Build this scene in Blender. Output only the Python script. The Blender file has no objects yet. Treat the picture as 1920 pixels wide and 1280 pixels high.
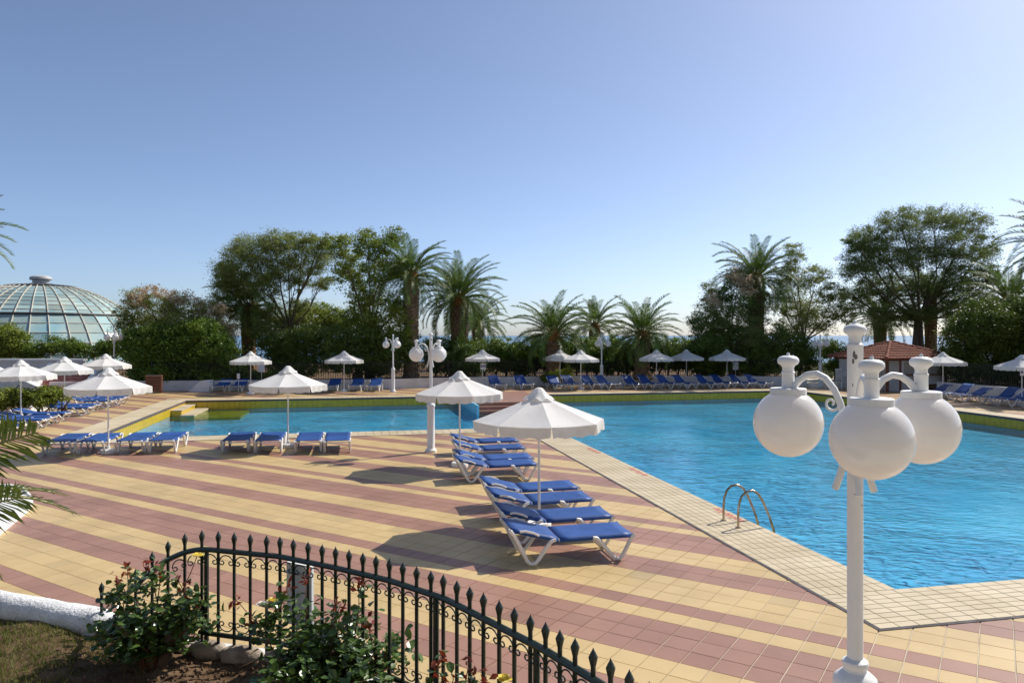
import bpy, math, random
import numpy as np
from mathutils import Vector, Matrix
R = math.radians
rng = random.Random(7)
scene = bpy.context.scene
COL = scene.collection

# ------------------------------------------------------------------ camera, sky, sun, exposure
F_PX, HOR, EYE = 1402.0, 629.0, 3.2            # focal length and horizon row of the 1920x1280 photograph, eye height
cam = bpy.data.cameras.new('camera')
cam.sensor_width = 36.0
cam.lens = 36.0 * F_PX / 1920.0
cam.shift_y = -(640.0 - HOR) / 1920.0
cam.clip_end = 60000.0
camo = bpy.data.objects.new('camera', cam); COL.objects.link(camo)
camo.location = (0, 0, EYE); camo.rotation_euler = (R(90), 0, 0)
scene.camera = camo

SUN_AZ, SUN_EL = R(52), R(44)                  # azimuth to the right of straight ahead
world = bpy.data.worlds.new('World'); scene.world = world; world.use_nodes = True
wn = world.node_tree; wn.nodes.clear()
sky = wn.nodes.new('ShaderNodeTexSky'); sky.sky_type = 'NISHITA'; sky.sun_disc = False
sky.sun_elevation = SUN_EL; sky.sun_rotation = SUN_AZ
sky.altitude = 0; sky.air_density = 0.62; sky.dust_density = 1.0; sky.ozone_density = 4.0
bg = wn.nodes.new('ShaderNodeBackground'); bg.inputs['Strength'].default_value = 0.118
wo = wn.nodes.new('ShaderNodeOutputWorld')
hs_ = wn.nodes.new('ShaderNodeHueSaturation'); hs_.inputs['Saturation'].default_value = 0.92
wn.links.new(sky.outputs[0], hs_.inputs['Color']); wn.links.new(hs_.outputs[0], bg.inputs[0]); wn.links.new(bg.outputs[0], wo.inputs[0])

sl = bpy.data.lights.new('sun', 'SUN'); sl.energy = 4.2; sl.angle = R(0.53); sl.color = (1.0, 0.95, 0.87)
so = bpy.data.objects.new('sun', sl); COL.objects.link(so)
SDIR = Vector((math.sin(SUN_AZ) * math.cos(SUN_EL), math.cos(SUN_AZ) * math.cos(SUN_EL), math.sin(SUN_EL)))
so.rotation_euler = SDIR.to_track_quat('Z', 'Y').to_euler(); so.location = (30, 20, 40)

scene.view_settings.view_transform = 'Standard'; scene.view_settings.look = 'None'
scene.view_settings.exposure = 0.4; scene.view_settings.gamma = 1.0
scene.view_settings.use_curve_mapping = False

# ------------------------------------------------------------------ frames
PSI = R(12.07)                                  # the pool's long axis against the view direction
def PF(a, b, z=0.0):                            # pool frame -> world
    return Vector((a * math.cos(PSI) - b * math.sin(PSI), a * math.sin(PSI) + b * math.cos(PSI), z))
TH = R(32.93); TILE = 0.307; U0 = -0.024; V0 = 0.157
def UV(u, v, z=0.0):                            # tile-grid frame -> world
    return Vector((u * math.sin(TH) + v * math.cos(TH), u * math.cos(TH) - v * math.sin(TH), z))
def at(px, Y, z=None, py=None):                 # photograph column (and row) at a given depth
    X = (px - 960.0) * Y / F_PX
    if py is not None: z = EYE - (py - HOR) * Y / F_PX
    return Vector((X, Y, z or 0.0))

# ------------------------------------------------------------------ materials
MATS = {}
def mat(name, col, rough=0.6, spec=0.3, col2=None, scale=4.0, bump=0.0, bscale=40.0, metal=0.0, trans=0.0, detail=4.0, rnd=0.0, sheen=0.0, coat=0.0):
    m = bpy.data.materials.new(name); m.use_nodes = True
    nt = m.node_tree; N = nt.nodes; L = nt.links
    p = N['Principled BSDF']; out = N['Material Output']
    p.inputs['Base Color'].default_value = (*col, 1); p.inputs['Roughness'].default_value = rough
    p.inputs['Specular IOR Level'].default_value = spec; p.inputs['Metallic'].default_value = metal
    p.inputs['Coat Weight'].default_value = coat
    geo = N.new('ShaderNodeNewGeometry')
    csock = None
    if col2 is not None:
        nz = N.new('ShaderNodeTexNoise'); nz.inputs['Scale'].default_value = scale; nz.inputs['Detail'].default_value = detail
        L.new(geo.outputs['Position'], nz.inputs['Vector'])
        rp = N.new('ShaderNodeValToRGB'); rp.color_ramp.elements[0].position = 0.35; rp.color_ramp.elements[1].position = 0.65
        rp.color_ramp.elements[0].color = (*col, 1); rp.color_ramp.elements[1].color = (*col2, 1)
        L.new(nz.outputs['Fac'], rp.inputs['Fac']); csock = rp.outputs['Color']
    if rnd > 0:
        oi = N.new('ShaderNodeObjectInfo'); mr = N.new('ShaderNodeMapRange')
        mr.inputs['To Min'].default_value = 1 - rnd; mr.inputs['To Max'].default_value = 1 + rnd
        L.new(oi.outputs['Random'], mr.inputs['Value'])
        hs = N.new('ShaderNodeHueSaturation'); hs.inputs['Color'].default_value = (*col, 1)
        if csock: L.new(csock, hs.inputs['Color'])
        L.new(mr.outputs[0], hs.inputs['Value']); csock = hs.outputs['Color']
    if csock: L.new(csock, p.inputs['Base Color'])
    if bump > 0:
        nb = N.new('ShaderNodeTexNoise'); nb.inputs['Scale'].default_value = bscale; nb.inputs['Detail'].default_value = 5
        L.new(geo.outputs['Position'], nb.inputs['Vector'])
        b = N.new('ShaderNodeBump'); b.inputs['Strength'].default_value = bump; b.inputs['Distance'].default_value = 0.02
        L.new(nb.outputs['Fac'], b.inputs['Height']); L.new(b.outputs[0], p.inputs['Normal'])
    if trans > 0:                                # thin leaves and cloth let light through
        tr = N.new('ShaderNodeBsdfTranslucent'); mx = N.new('ShaderNodeMixShader'); mx.inputs[0].default_value = trans
        tr.inputs['Color'].default_value = (*col, 1)
        if csock: L.new(csock, tr.inputs['Color'])
        L.new(p.outputs[0], mx.inputs[1]); L.new(tr.outputs[0], mx.inputs[2]); L.new(mx.outputs[0], out.inputs['Surface'])
    MATS[name] = m
    return m

def tile_mat(name, c1, c2):
    """Glazed floor tile: every cell of the tile grid has its own shade."""
    m = mat(name, c1, 0.42, 0.35, bump=0.06, bscale=25)
    nt = m.node_tree; N = nt.nodes; L = nt.links; p = N['Principled BSDF']
    geo = N.new('ShaderNodeNewGeometry')
    mp = N.new('ShaderNodeMapping'); mp.vector_type = 'POINT'
    mp.inputs['Rotation'].default_value = (0, 0, TH)          # world -> (v, u)
    L.new(geo.outputs['Position'], mp.inputs['Vector'])
    ad = N.new('ShaderNodeVectorMath'); ad.operation = 'SUBTRACT'; ad.inputs[1].default_value = (V0, U0, 0)
    L.new(mp.outputs[0], ad.inputs[0])
    sc = N.new('ShaderNodeVectorMath'); sc.operation = 'SCALE'; sc.inputs['Scale'].default_value = 1 / TILE
    L.new(ad.outputs[0], sc.inputs[0])
    fl = N.new('ShaderNodeVectorMath'); fl.operation = 'FLOOR'; L.new(sc.outputs[0], fl.inputs[0])
    mz = N.new('ShaderNodeVectorMath'); mz.operation = 'MULTIPLY'; mz.inputs[1].default_value = (1, 1, 0); L.new(fl.outputs[0], mz.inputs[0])
    wnz = N.new('ShaderNodeTexWhiteNoise'); wnz.noise_dimensions = '3D'; L.new(mz.outputs[0], wnz.inputs['Vector'])
    nz = N.new('ShaderNodeTexNoise'); nz.inputs['Scale'].default_value = 1.3; nz.inputs['Detail'].default_value = 5; L.new(geo.outputs['Position'], nz.inputs['Vector'])
    av = N.new('ShaderNodeMath'); av.operation = 'MULTIPLY_ADD'; av.inputs[1].default_value = 0.55; L.new(wnz.outputs['Value'], av.inputs[0])
    n2 = N.new('ShaderNodeMath'); n2.operation = 'MULTIPLY'; n2.inputs[1].default_value = 0.5; L.new(nz.outputs['Fac'], n2.inputs[0])
    L.new(n2.outputs[0], av.inputs[2])
    mx = N.new('ShaderNodeMix'); mx.data_type = 'RGBA'; mx.inputs['A'].default_value = (*c1, 1); mx.inputs['B'].default_value = (*c2, 1)
    L.new(av.outputs[0], mx.inputs['Factor'])
    # a few replaced darker tiles and worn, dirty patches
    pw = N.new('ShaderNodeMath'); pw.operation = 'GREATER_THAN'; pw.inputs[1].default_value = 0.955; L.new(wnz.outputs['Value'], pw.inputs[0])
    ns = N.new('ShaderNodeTexNoise'); ns.inputs['Scale'].default_value = 0.55; ns.inputs['Detail'].default_value = 7; ns.inputs['Roughness'].default_value = 0.65; L.new(geo.outputs['Position'], ns.inputs['Vector'])
    st_ = N.new('ShaderNodeMapRange'); st_.inputs['From Min'].default_value = 0.42; st_.inputs['From Max'].default_value = 0.66; st_.inputs['To Min'].default_value = 1.03; st_.inputs['To Max'].default_value = 0.84; L.new(ns.outputs['Fac'], st_.inputs['Value'])
    dk = N.new('ShaderNodeMath'); dk.operation = 'MULTIPLY_ADD'; dk.inputs[1].default_value = -0.16; L.new(pw.outputs[0], dk.inputs[0]); L.new(st_.outputs[0], dk.inputs[2])
    hv = N.new('ShaderNodeHueSaturation'); L.new(mx.outputs['Result'], hv.inputs['Color']); L.new(dk.outputs[0], hv.inputs['Value'])
    L.new(hv.outputs['Color'], p.inputs['Base Color'])
    return m

tile_mat('tile_yellow', (0.49, 0.345, 0.15), (0.57, 0.415, 0.195))
tile_mat('tile_red', (0.275, 0.142, 0.095), (0.36, 0.197, 0.137))
mat('grout', (0.46, 0.40, 0.31), 0.9, 0.1, (0.60, 0.54, 0.44), 3)
mat('coping', (0.46, 0.375, 0.235), 0.55, 0.3, (0.57, 0.48, 0.325), 1.2, bump=0.05, rnd=0.05)
mat('coping_joint', (0.16, 0.115, 0.07), 0.9, 0.1)
mat('drain', (0.035, 0.033, 0.035), 0.7, 0.2, (0.10, 0.09, 0.10), 6)
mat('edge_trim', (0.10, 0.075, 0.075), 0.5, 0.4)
mat('pool_yellow', (0.62, 0.42, 0.03), 0.25, 0.5, (0.50, 0.34, 0.025), 5)
mat('pool_joint', (0.25, 0.17, 0.03), 0.8, 0.2)
mat('pool_blue', (0.155, 0.51, 0.76), 0.35, 0.4, (0.22, 0.60, 0.80), 0.3)
mat('pool_wall_blue', (0.22, 0.56, 0.68), 0.4, 0.4, (0.27, 0.62, 0.72), 2)
mat('step_red', (0.30, 0.11, 0.09), 0.5, 0.3, (0.42, 0.21, 0.18), 3)
mat('white_paint', (0.74, 0.74, 0.72), 0.45, 0.35, (0.80, 0.80, 0.78), 3)
mat('white_wall', (0.60, 0.59, 0.58), 0.85, 0.15, (0.74, 0.73, 0.71), 1.2, bump=0.25, bscale=18)
mat('curb_white', (0.62, 0.62, 0.61), 0.85, 0.15, (0.80, 0.80, 0.79), 9, bump=0.6, bscale=45)
mat('curb_stone', (0.26, 0.20, 0.145), 0.9, 0.15, (0.42, 0.36, 0.29), 7, bump=0.6, bscale=40)
mat('plastic_white', (0.72, 0.71, 0.68), 0.38, 0.45, (0.79, 0.78, 0.76), 6, rnd=0.04)
mat('sling_blue', (0.014, 0.056, 0.205), 0.5, 0.28, (0.019, 0.072, 0.26), 5, bump=0.12, bscale=60, rnd=0.15)
mat('canvas', (0.87, 0.86, 0.83), 0.85, 0.1, (0.81, 0.80, 0.76), 2.2, bump=0.3, bscale=9, trans=0.32)
mat('canvas_edge', (0.82, 0.80, 0.75), 0.85, 0.1, (0.74, 0.72, 0.66), 7, bump=0.3, bscale=30, trans=0.25)
mat('pole_white', (0.74, 0.71, 0.66), 0.4, 0.4)
mat('globe', (0.86, 0.84, 0.81), 0.16, 0.5, coat=0.5, trans=0.34)
mat('iron_green', (0.012, 0.022, 0.017), 0.35, 0.5, (0.022, 0.035, 0.027), 30, bump=0.1, bscale=60)
mat('iron_black', (0.02, 0.025, 0.025), 0.5, 0.4)
mat('steel', (0.50, 0.43, 0.35), 0.22, 0.5, (0.33, 0.22, 0.13), 9, metal=0.95)
mat('soil', (0.075, 0.045, 0.025), 0.95, 0.1, (0.17, 0.11, 0.065), 9, bump=0.9, bscale=30)
mat('land', (0.12, 0.10, 0.06), 0.95, 0.1, (0.18, 0.15, 0.09), 0.3)
mat('grass', (0.09, 0.13, 0.02), 0.6, 0.25, (0.20, 0.20, 0.05), 3, trans=0.3)
mat('bark', (0.10, 0.075, 0.05), 0.9, 0.1, (0.17, 0.13, 0.09), 12, bump=0.7, bscale=22)
mat('palm_bark', (0.13, 0.085, 0.05), 0.9, 0.1, (0.26, 0.18, 0.11), 6, bump=0.8, bscale=16)
mat('palm_boot', (0.33, 0.15, 0.045), 0.8, 0.15, (0.20, 0.10, 0.035), 5)
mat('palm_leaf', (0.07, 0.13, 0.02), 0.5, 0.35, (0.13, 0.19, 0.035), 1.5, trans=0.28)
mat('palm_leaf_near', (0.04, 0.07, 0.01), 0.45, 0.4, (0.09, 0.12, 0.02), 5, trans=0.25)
mat('rachis', (0.22, 0.22, 0.06), 0.5, 0.3)
mat('tamarisk', (0.20, 0.235, 0.045), 0.6, 0.25, (0.27, 0.30, 0.085), 0.8, trans=0.45)
mat('tamarisk_dark', (0.15, 0.20, 0.055), 0.6, 0.25, (0.21, 0.25, 0.075), 0.8, trans=0.45)
mat('bright_leaf', (0.17, 0.23, 0.03), 0.5, 0.3, (0.28, 0.32, 0.05), 0.8, trans=0.38)
mat('hedge_leaf', (0.10, 0.17, 0.022), 0.45, 0.35, (0.18, 0.25, 0.035), 1.2, trans=0.38)
mat('dark_leaf', (0.08, 0.125, 0.02), 0.45, 0.3, (0.14, 0.19, 0.03), 1.0, trans=0.25)
mat('blossom', (0.50, 0.38, 0.24), 0.8, 0.1, (0.62, 0.48, 0.33), 2, trans=0.3)
mat('rose_leaf', (0.05, 0.10, 0.02), 0.28, 0.55, (0.10, 0.16, 0.035), 14, trans=0.2)
mat('rose_young', (0.20, 0.018, 0.012), 0.35, 0.5, (0.30, 0.07, 0.02), 20, trans=0.3)
mat('rose_stem', (0.16, 0.07, 0.04), 0.6, 0.3)
mat('rose_yellow', (0.85, 0.66, 0.05), 0.6, 0.2, (0.90, 0.78, 0.25), 30, trans=0.3)
mat('rose_white', (0.85, 0.80, 0.74), 0.6, 0.2, trans=0.3)
mat('wood_brown', (0.14, 0.055, 0.03), 0.6, 0.3, (0.20, 0.085, 0.05), 8)
mat('roof_tile', (0.17, 0.055, 0.03), 0.8, 0.2, (0.29, 0.11, 0.065), 3, bump=0.3, bscale=12)
mat('kiosk_wall', (0.52, 0.50, 0.48), 0.8, 0.2, (0.60, 0.58, 0.55), 1)
mat('kiosk_shutter', (0.36, 0.33, 0.27), 0.7, 0.2, (0.40, 0.37, 0.31), 2)
mat('hotel_wall', (0.70, 0.62, 0.50), 0.9, 0.1)
mat('dark_metal', (0.05, 0.05, 0.05), 0.5, 0.4)
mat('vent_grey', (0.42, 0.42, 0.40), 0.5, 0.4, (0.5, 0.5, 0.48), 3)
mat('dome_rib', (0.50, 0.45, 0.36), 0.6, 0.3)
mat('dome_pane', (0.24, 0.40, 0.42), 0.12, 0.6, (0.40, 0.48, 0.42), 0.45, rnd=0.28)
mat('paper', (0.72, 0.71, 0.72), 0.7, 0.2)
mat('print_blue', (0.10, 0.10, 0.24), 0.7, 0.2)
mat('print_grey', (0.42, 0.42, 0.46), 0.7, 0.2)
mat('mark_red', (0.50, 0.07, 0.05), 0.6, 0.3, (0.56, 0.22, 0.15), 30)
mat('flake', (0.16, 0.15, 0.14), 0.8, 0.2)
mat('rust', (0.35, 0.20, 0.08), 0.9, 0.1)

def water_mat(name, tint, wave, amp):
    """Clear tinted water over the real basin: fresnel mirror on top, light passes to the floor."""
    m = bpy.data.materials.new(name); m.use_nodes = True
    nt = m.node_tree; N = nt.nodes; L = nt.links; N.clear()
    out = N.new('ShaderNodeOutputMaterial'); mx = N.new('ShaderNodeMixShader')
    tr = N.new('ShaderNodeBsdfTransparent'); tr.inputs['Color'].default_value = (*tint, 1)
    gl = N.new('ShaderNodeBsdfGlossy'); gl.inputs['Roughness'].default_value = 0.04
    fr = N.new('ShaderNodeFresnel'); fr.inputs['IOR'].default_value = 1.33
    geo = N.new('ShaderNodeNewGeometry')
    mp = N.new('ShaderNodeMapping'); mp.inputs['Rotation'].default_value = (0, 0, 0.5); mp.inputs['Scale'].default_value = (1.0, 1.7, 1.0)
    L.new(geo.outputs['Position'], mp.inputs['Vector'])
    n1 = N.new('ShaderNodeTexNoise'); n1.inputs['Scale'].default_value = wave; n1.inputs['Detail'].default_value = 3.5; n1.inputs['Roughness'].default_value = 0.45; n1.inputs['Distortion'].default_value = 0.6
    n2 = N.new('ShaderNodeTexNoise'); n2.inputs['Scale'].default_value = wave * 0.17; n2.inputs['Detail'].default_value = 2
    L.new(mp.outputs[0], n1.inputs['Vector']); L.new(geo.outputs['Position'], n2.inputs['Vector'])
    mu = N.new('ShaderNodeMath'); mu.operation = 'MULTIPLY_ADD'; mu.inputs[1].default_value = 2.5
    L.new(n2.outputs['Fac'], mu.inputs[0]); L.new(n1.outputs['Fac'], mu.inputs[2])
    b = N.new('ShaderNodeBump'); b.inputs['Strength'].default_value = 1.0; b.inputs['Distance'].default_value = amp
    n3 = N.new('ShaderNodeTexNoise'); n3.inputs['Scale'].default_value = 0.22; n3.inputs['Detail'].default_value = 3; L.new(geo.outputs['Position'], n3.inputs['Vector'])
    mr = N.new('ShaderNodeMapRange'); mr.inputs['From Min'].default_value = 0.38; mr.inputs['From Max'].default_value = 0.62; mr.inputs['To Min'].default_value = 0.35; mr.inputs['To Max'].default_value = 1.15
    L.new(n3.outputs['Fac'], mr.inputs['Value']); L.new(mr.outputs[0], b.inputs['Strength'])   # calmer and livelier patches
    L.new(mu.outputs[0], b.inputs['Height'])
    L.new(b.outputs[0], gl.inputs['Normal']); L.new(b.outputs[0], fr.inputs['Normal'])
    L.new(fr.outputs[0], mx.inputs[0]); L.new(tr.outputs[0], mx.inputs[1]); L.new(gl.outputs[0], mx.inputs[2])
    L.new(mx.outputs[0], out.inputs['Surface']); MATS[name] = m
water_mat('pool_water', (0.62, 0.90, 0.96), 3.6, 0.045)
m = mat('sea', (0.14, 0.22, 0.32), 0.4, 0.5, (0.07, 0.17, 0.25), 0.02, bump=0.5, bscale=0.6)

# ------------------------------------------------------------------ mesh helpers
class MB:
    def __init__(s): s.v = []; s.f = []; s.mi = []; s.cur = 0
    def add(s, vs, fs):
        o = len(s.v); s.v.extend([tuple(p) for p in vs])
        for q in fs: s.f.append(tuple(i + o for i in q)); s.mi.append(s.cur)
        return s
    def box(s, x0, x1, y0, y1, z0, z1):
        return s.add([(x0,y0,z0),(x1,y0,z0),(x1,y1,z0),(x0,y1,z0),(x0,y0,z1),(x1,y0,z1),(x1,y1,z1),(x0,y1,z1)],
                     [(3,2,1,0),(4,5,6,7),(0,1,5,4),(1,2,6,5),(2,3,7,6),(3,0,4,7)])
    def prism(s, pts, z0, z1):
        n = len(pts)
        return s.add([(p[0],p[1],z0) for p in pts] + [(p[0],p[1],z1) for p in pts],
                     [tuple(reversed(range(n))), tuple(range(n, 2*n))] + [(i, (i+1)%n, n+(i+1)%n, n+i) for i in range(n)])
    def tube(s, path, r, n=8, caps=True, flat=1.0):
        P = [Vector(p) for p in path]; m = len(P)
        rs = r if isinstance(r, (list, tuple)) else [r] * m
        t0 = (P[1] - P[0]).normalized()
        up = Vector((0,0,1)) if abs(t0.z) < 0.9 else Vector((0,1,0))
        nrm = t0.cross(up).normalized(); vs = []; prev = t0
        for i in range(m):
            t = (P[min(i+1,m-1)] - P[max(i-1,0)])
            t = t.normalized() if t.length > 1e-9 else prev
            ax = prev.cross(t)
            if ax.length > 1e-7: nrm = Matrix.Rotation(prev.angle(t), 3, ax.normalized()) @ nrm
            prev = t; bn = t.cross(nrm).normalized()
            for k in range(n):
                a = 2*math.pi*k/n
                vs.append(P[i] + (nrm*math.cos(a)*flat + bn*math.sin(a)) * rs[i])
        fs = [(i*n+k, i*n+(k+1)%n, (i+1)*n+(k+1)%n, (i+1)*n+k) for i in range(m-1) for k in range(n)]
        if caps: fs += [tuple(reversed(range(n))), tuple(range((m-1)*n, m*n))]
        return s.add(vs, fs)
    def lathe(s, prof, n=16, c=(0,0,0), caps=True):
        vs = [(c[0]+r*math.cos(2*math.pi*k/n), c[1]+r*math.sin(2*math.pi*k/n), c[2]+z) for r, z in prof for k in range(n)]
        m = len(prof)
        fs = [(i*n+k, i*n+(k+1)%n, (i+1)*n+(k+1)%n, (i+1)*n+k) for i in range(m-1) for k in range(n)]
        if caps: fs += [tuple(reversed(range(n))), tuple(range((m-1)*n, m*n))]
        return s.add(vs, fs)
    def mesh(s, name, mats, smooth=False):
        me = bpy.data.meshes.new(name); me.from_pydata(s.v, [], s.f)
        for q in (mats if isinstance(mats, (list, tuple)) else [mats]): me.materials.append(MATS[q])
        if len(me.materials) > 1: me.polygons.foreach_set('material_index', s.mi)
        if smooth:
            me.polygons.foreach_set('use_smooth', [True]*len(s.f))
            if smooth != 'all': me.set_sharp_from_angle(angle=R(40))
        me.update(); return me
    def build(s, name, mats, parent=None, smooth=False): return link(name, s.mesh(name, mats, smooth), parent)

def link(name, me, parent=None, loc=None, rz=0):
    o = bpy.data.objects.new(name, me); COL.objects.link(o); o.parent = parent
    if loc is not None: o.location = loc
    if rz: o.rotation_euler = (0, 0, rz)
    return o
def tag(o, label=None, cat=None, group=None, kind=None):
    if label: o['label'] = label
    if cat: o['category'] = cat
    if group: o['group'] = group
    if kind: o['kind'] = kind
    return o
def thing(name, label, cat, loc=(0,0,0), rz=0, group=None):
    return tag(link(name, None, None, loc, rz), label, cat, group)
def kids(o): return [c for c in ALLKIDS.get(o.name, [])]
ALLKIDS = {}
def copy_tree(o, loc, rz, label):
    """A thing with its parts and their sub-parts."""
    def cp(src, par):
        c = src.copy(); COL.objects.link(c); c.parent = par
        for ch in src.children: cp(ch, c)
        return c
    r = cp(o, None); r.location = loc; r.rotation_euler = (0, 0, rz); r['label'] = label
    return r

def raw_mesh(name, V, Fq, matname, smooth=False):
    """Large quad meshes from numpy arrays."""
    me = bpy.data.meshes.new(name); nv, nf = len(V), len(Fq); k = Fq.shape[1]
    me.vertices.add(nv); me.vertices.foreach_set('co', V.astype(np.float32).ravel())
    me.loops.add(nf*k); me.loops.foreach_set('vertex_index', Fq.astype(np.int32).ravel())
    me.polygons.add(nf); me.polygons.foreach_set('loop_start', np.arange(0, nf*k, k, dtype=np.int32))
    me.update(calc_edges=True); me.materials.append(MATS[matname]); me.shade_flat()
    return me

NP = np.random.default_rng(11)
def leaf_quads(C, length, width, droop=0.0, upbias=0.0, rs=None):
    """One bent leaf (rhombus) at every centre, turned at random."""
    n = len(C); g = rs or NP
    d = g.normal(size=(n,3)); d[:,2] = d[:,2]*0.7 + upbias - droop; d /= np.linalg.norm(d,axis=1)[:,None]
    w = np.cross(d, g.normal(size=(n,3))); w /= np.linalg.norm(w,axis=1)[:,None] + 1e-9
    Ls = (length * g.uniform(0.6,1.3,n))[:,None]; Ws = (width * g.uniform(0.6,1.3,n))[:,None]
    V = np.empty((n,4,3)); V[:,0] = C - d*Ls/2; V[:,1] = C + w*Ws/2; V[:,2] = C + d*Ls/2; V[:,3] = C - w*Ws/2
    return V.reshape(-1,3), np.arange(n*4).reshape(n,4)

# ------------------------------------------------------------------ the setting: land, sea, deck, pool
A0, A1, A2 = -8.0, 6.7, 25.2                 # basin: left pool from A0, main pool A1..A2 (inner edges)
B0, B1, B2 = 8.2, 25.37, 39.3
CW = 1.07
def quad_sheet(name, rects, z, matname, conv=PF):
    mb = MB()
    for (a0,a1,b0,b1) in rects: mb.add([conv(a0,b0,z),conv(a1,b0,z),conv(a1,b1,z),conv(a0,b1,z)], [(0,1,2,3)])
    return mb.build(name, matname)
land = quad_sheet('ground', [(-3000,3000,-3000,6.5),(-3000,-9.6,6.5,78),(26.8,3000,6.5,78),(-9.6,26.8,41,78)], -0.08, 'land')
tag(land, 'dry earth around the pool terrace', kind='structure')
mb = MB(); mb.add([(-40000,-40000,-4),(40000,-40000,-4),(40000,40000,-4),(-40000,40000,-4)],[(0,1,2,3)])
# the sea begins behind the land's edge
mb = MB(); e = [PF(-3000,78,-0.081), PF(3000,78,-0.081), PF(3000,92,-4.2), PF(-3000,92,-4.2)]
mb.add(e, [(0,1,2,3)]); sh = mb.build('beach', 'land'); tag(sh, 'bank falling to the sea', kind='structure')
mb = MB(); mb.add([PF(-30000,90,-4),PF(30000,90,-4),PF(30000,45000,-4),PF(-30000,45000,-4)],[(0,1,2,3)])
tag(mb.build('sea', 'sea'), 'pale sea at the horizon', kind='structure')

deck = quad_sheet('deck', [(-16,A1-CW,-3,B1-CW),(A1-CW,36,-3,B0-CW),(-16,A0-CW,B1-CW,50),(A0-CW,36,B2+CW,50),(A2+CW,36,B0-CW,B2+CW)], -0.010, 'grout')
tag(deck, 'terrace paved in yellow and dull red striped square tiles', kind='structure')

def under_pool(a, b, m=0.0):
    return (A0-CW+m < a < A2+CW-m and B1-CW+m < b < B2+CW-m) or (A1-CW+m < a < A2+CW-m and B0-CW+m < b < B2+CW-m)
FENCE = [(-5.2,6.05),(-3.87,5.66),(-2.94,5.36),(-2.40,5.2),(-2.03,5.08),(-1.53,4.93),(-1.107,4.69),(-0.73,4.449),(-0.372,4.14),(-0.1455,3.85),(0.148,3.469),(0.34,3.177),(0.62,2.7),(0.8,2.2)]
def garden_side(x, y):                       # True on the camera's side of the garden kerb
    for i in range(len(FENCE)-1):
        (x0,y0),(x1,y1) = FENCE[i], FENCE[i+1]
        if x0 <= x < x1: return y < y0 + (y1-y0)*(x-x0)/(x1-x0) - 0.12
    return x < FENCE[0][0] and y < 6.0
tiles = []
cps, sps = math.cos(PSI), math.sin(PSI)
for i in range(8, 175):
    for j in range(-160, 120):
        c = UV(U0 + (i+0.5)*TILE, V0 + (j+0.5)*TILE)
        if c.y < 2.2 or c.y > 49.5 or abs(c.x) > 0.74*c.y + 1.2: continue
        a, b = c.x*cps + c.y*sps, -c.x*sps + c.y*cps
        if a < -15.6 or a > 35 or under_pool(a, b, 0.25): continue
        if garden_side(c.x, c.y): continue
        vis = c.y > 6.6 and abs(c.x) < 0.685*c.y + 0.15
        tiles.append((c.y if vis else c.y + 100, i, j, c))
tiles.sort(key=lambda t: t[0])
RED = {3, 11, 0, 1, 7, 8}
def tile_shape(gu, gv):
    mb = MB(); h = TILE/2; x, y = h-gv, h-gu; e = 0.003
    mb.add([(-x,-y,-0.008),(x,-y,-0.008),(x,y,-0.008),(-x,y,-0.008),(-x+e,-y+e,0),(x-e,-y+e,0),(x-e,y-e,0),(-x+e,y-e,0)],
           [(4,5,6,7),(0,1,5,4),(1,2,6,5),(2,3,7,6),(3,0,4,7)])
    return mb
TM = {c: tile_shape(0.0016, 0.0045).mesh('tile', c) for c in ('tile_yellow', 'tile_red')}
tv = np.array(tile_shape(0.0016, 0.0045).v); tf = np.array([(4,5,6,7),(0,1,5,4),(1,2,6,5),(2,3,7,6),(3,0,4,7)])
rot = np.array(Matrix.Rotation(-TH, 3, 'Z'))
rest = {'tile_yellow': [], 'tile_red': []}
for q, (d, i, j, c) in enumerate(tiles):
    mn = 'tile_red' if (i % 12) in RED else 'tile_yellow'
    dz = rng.uniform(-0.0008, 0.0008)
    if q < 300: link('tile', TM[mn], deck, (c.x, c.y, dz), -TH)
    else: rest[mn].append((c.x, c.y, dz))
for mn, cs in rest.items():
    Cn = np.array(cs); V = (tv @ rot.T)[None] + Cn[:,None,:]
    Fq = tf[None] + (np.arange(len(Cn))*8)[:,None,None]
    o = link('tiles', raw_mesh('tiles', V.reshape(-1,3), Fq.reshape(-1,4), mn), deck); o['kind'] = 'stuff'

# pool basin
WL = -0.42
pool = tag(link('pool', None), 'L shaped swimming pool with yellow tiled rim', kind='structure')
def wall_strip(mb, p, q, z0, z1):
    a, b = PF(*p), PF(*q); mb.add([(a.x,a.y,z0),(b.x,b.y,z0),(b.x,b.y,z1),(a.x,a.y,z1)], [(0,1,2,3)])
RING = [(A1,B0),(A2,B0),(A2,B2),(A0,B2),(A0,B1),(A1,B1)]
mb = MB()
for k in range(6): wall_strip(mb, RING[k], RING[(k+1)%6], -0.70, -0.45)
for r in [(A1,A2,B0,B2),(A0,A1,B1,B2)]:
    mb.add([PF(r[0],r[2],-0.64),PF(r[1],r[2],-0.64),PF(r[1],r[3],-0.64),PF(r[0],r[3],-0.64)],[(0,1,2,3)])
mb.build('basin', 'pool_blue', pool)
mb = MB()
for k in range(6): wall_strip(mb, RING[k], RING[(k+1)%6], -0.45, -0.05)
band = mb.build('yellow_band', 'pool_yellow', pool)
mb = MB()                                     # joints of the band, the far and right sides
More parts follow.
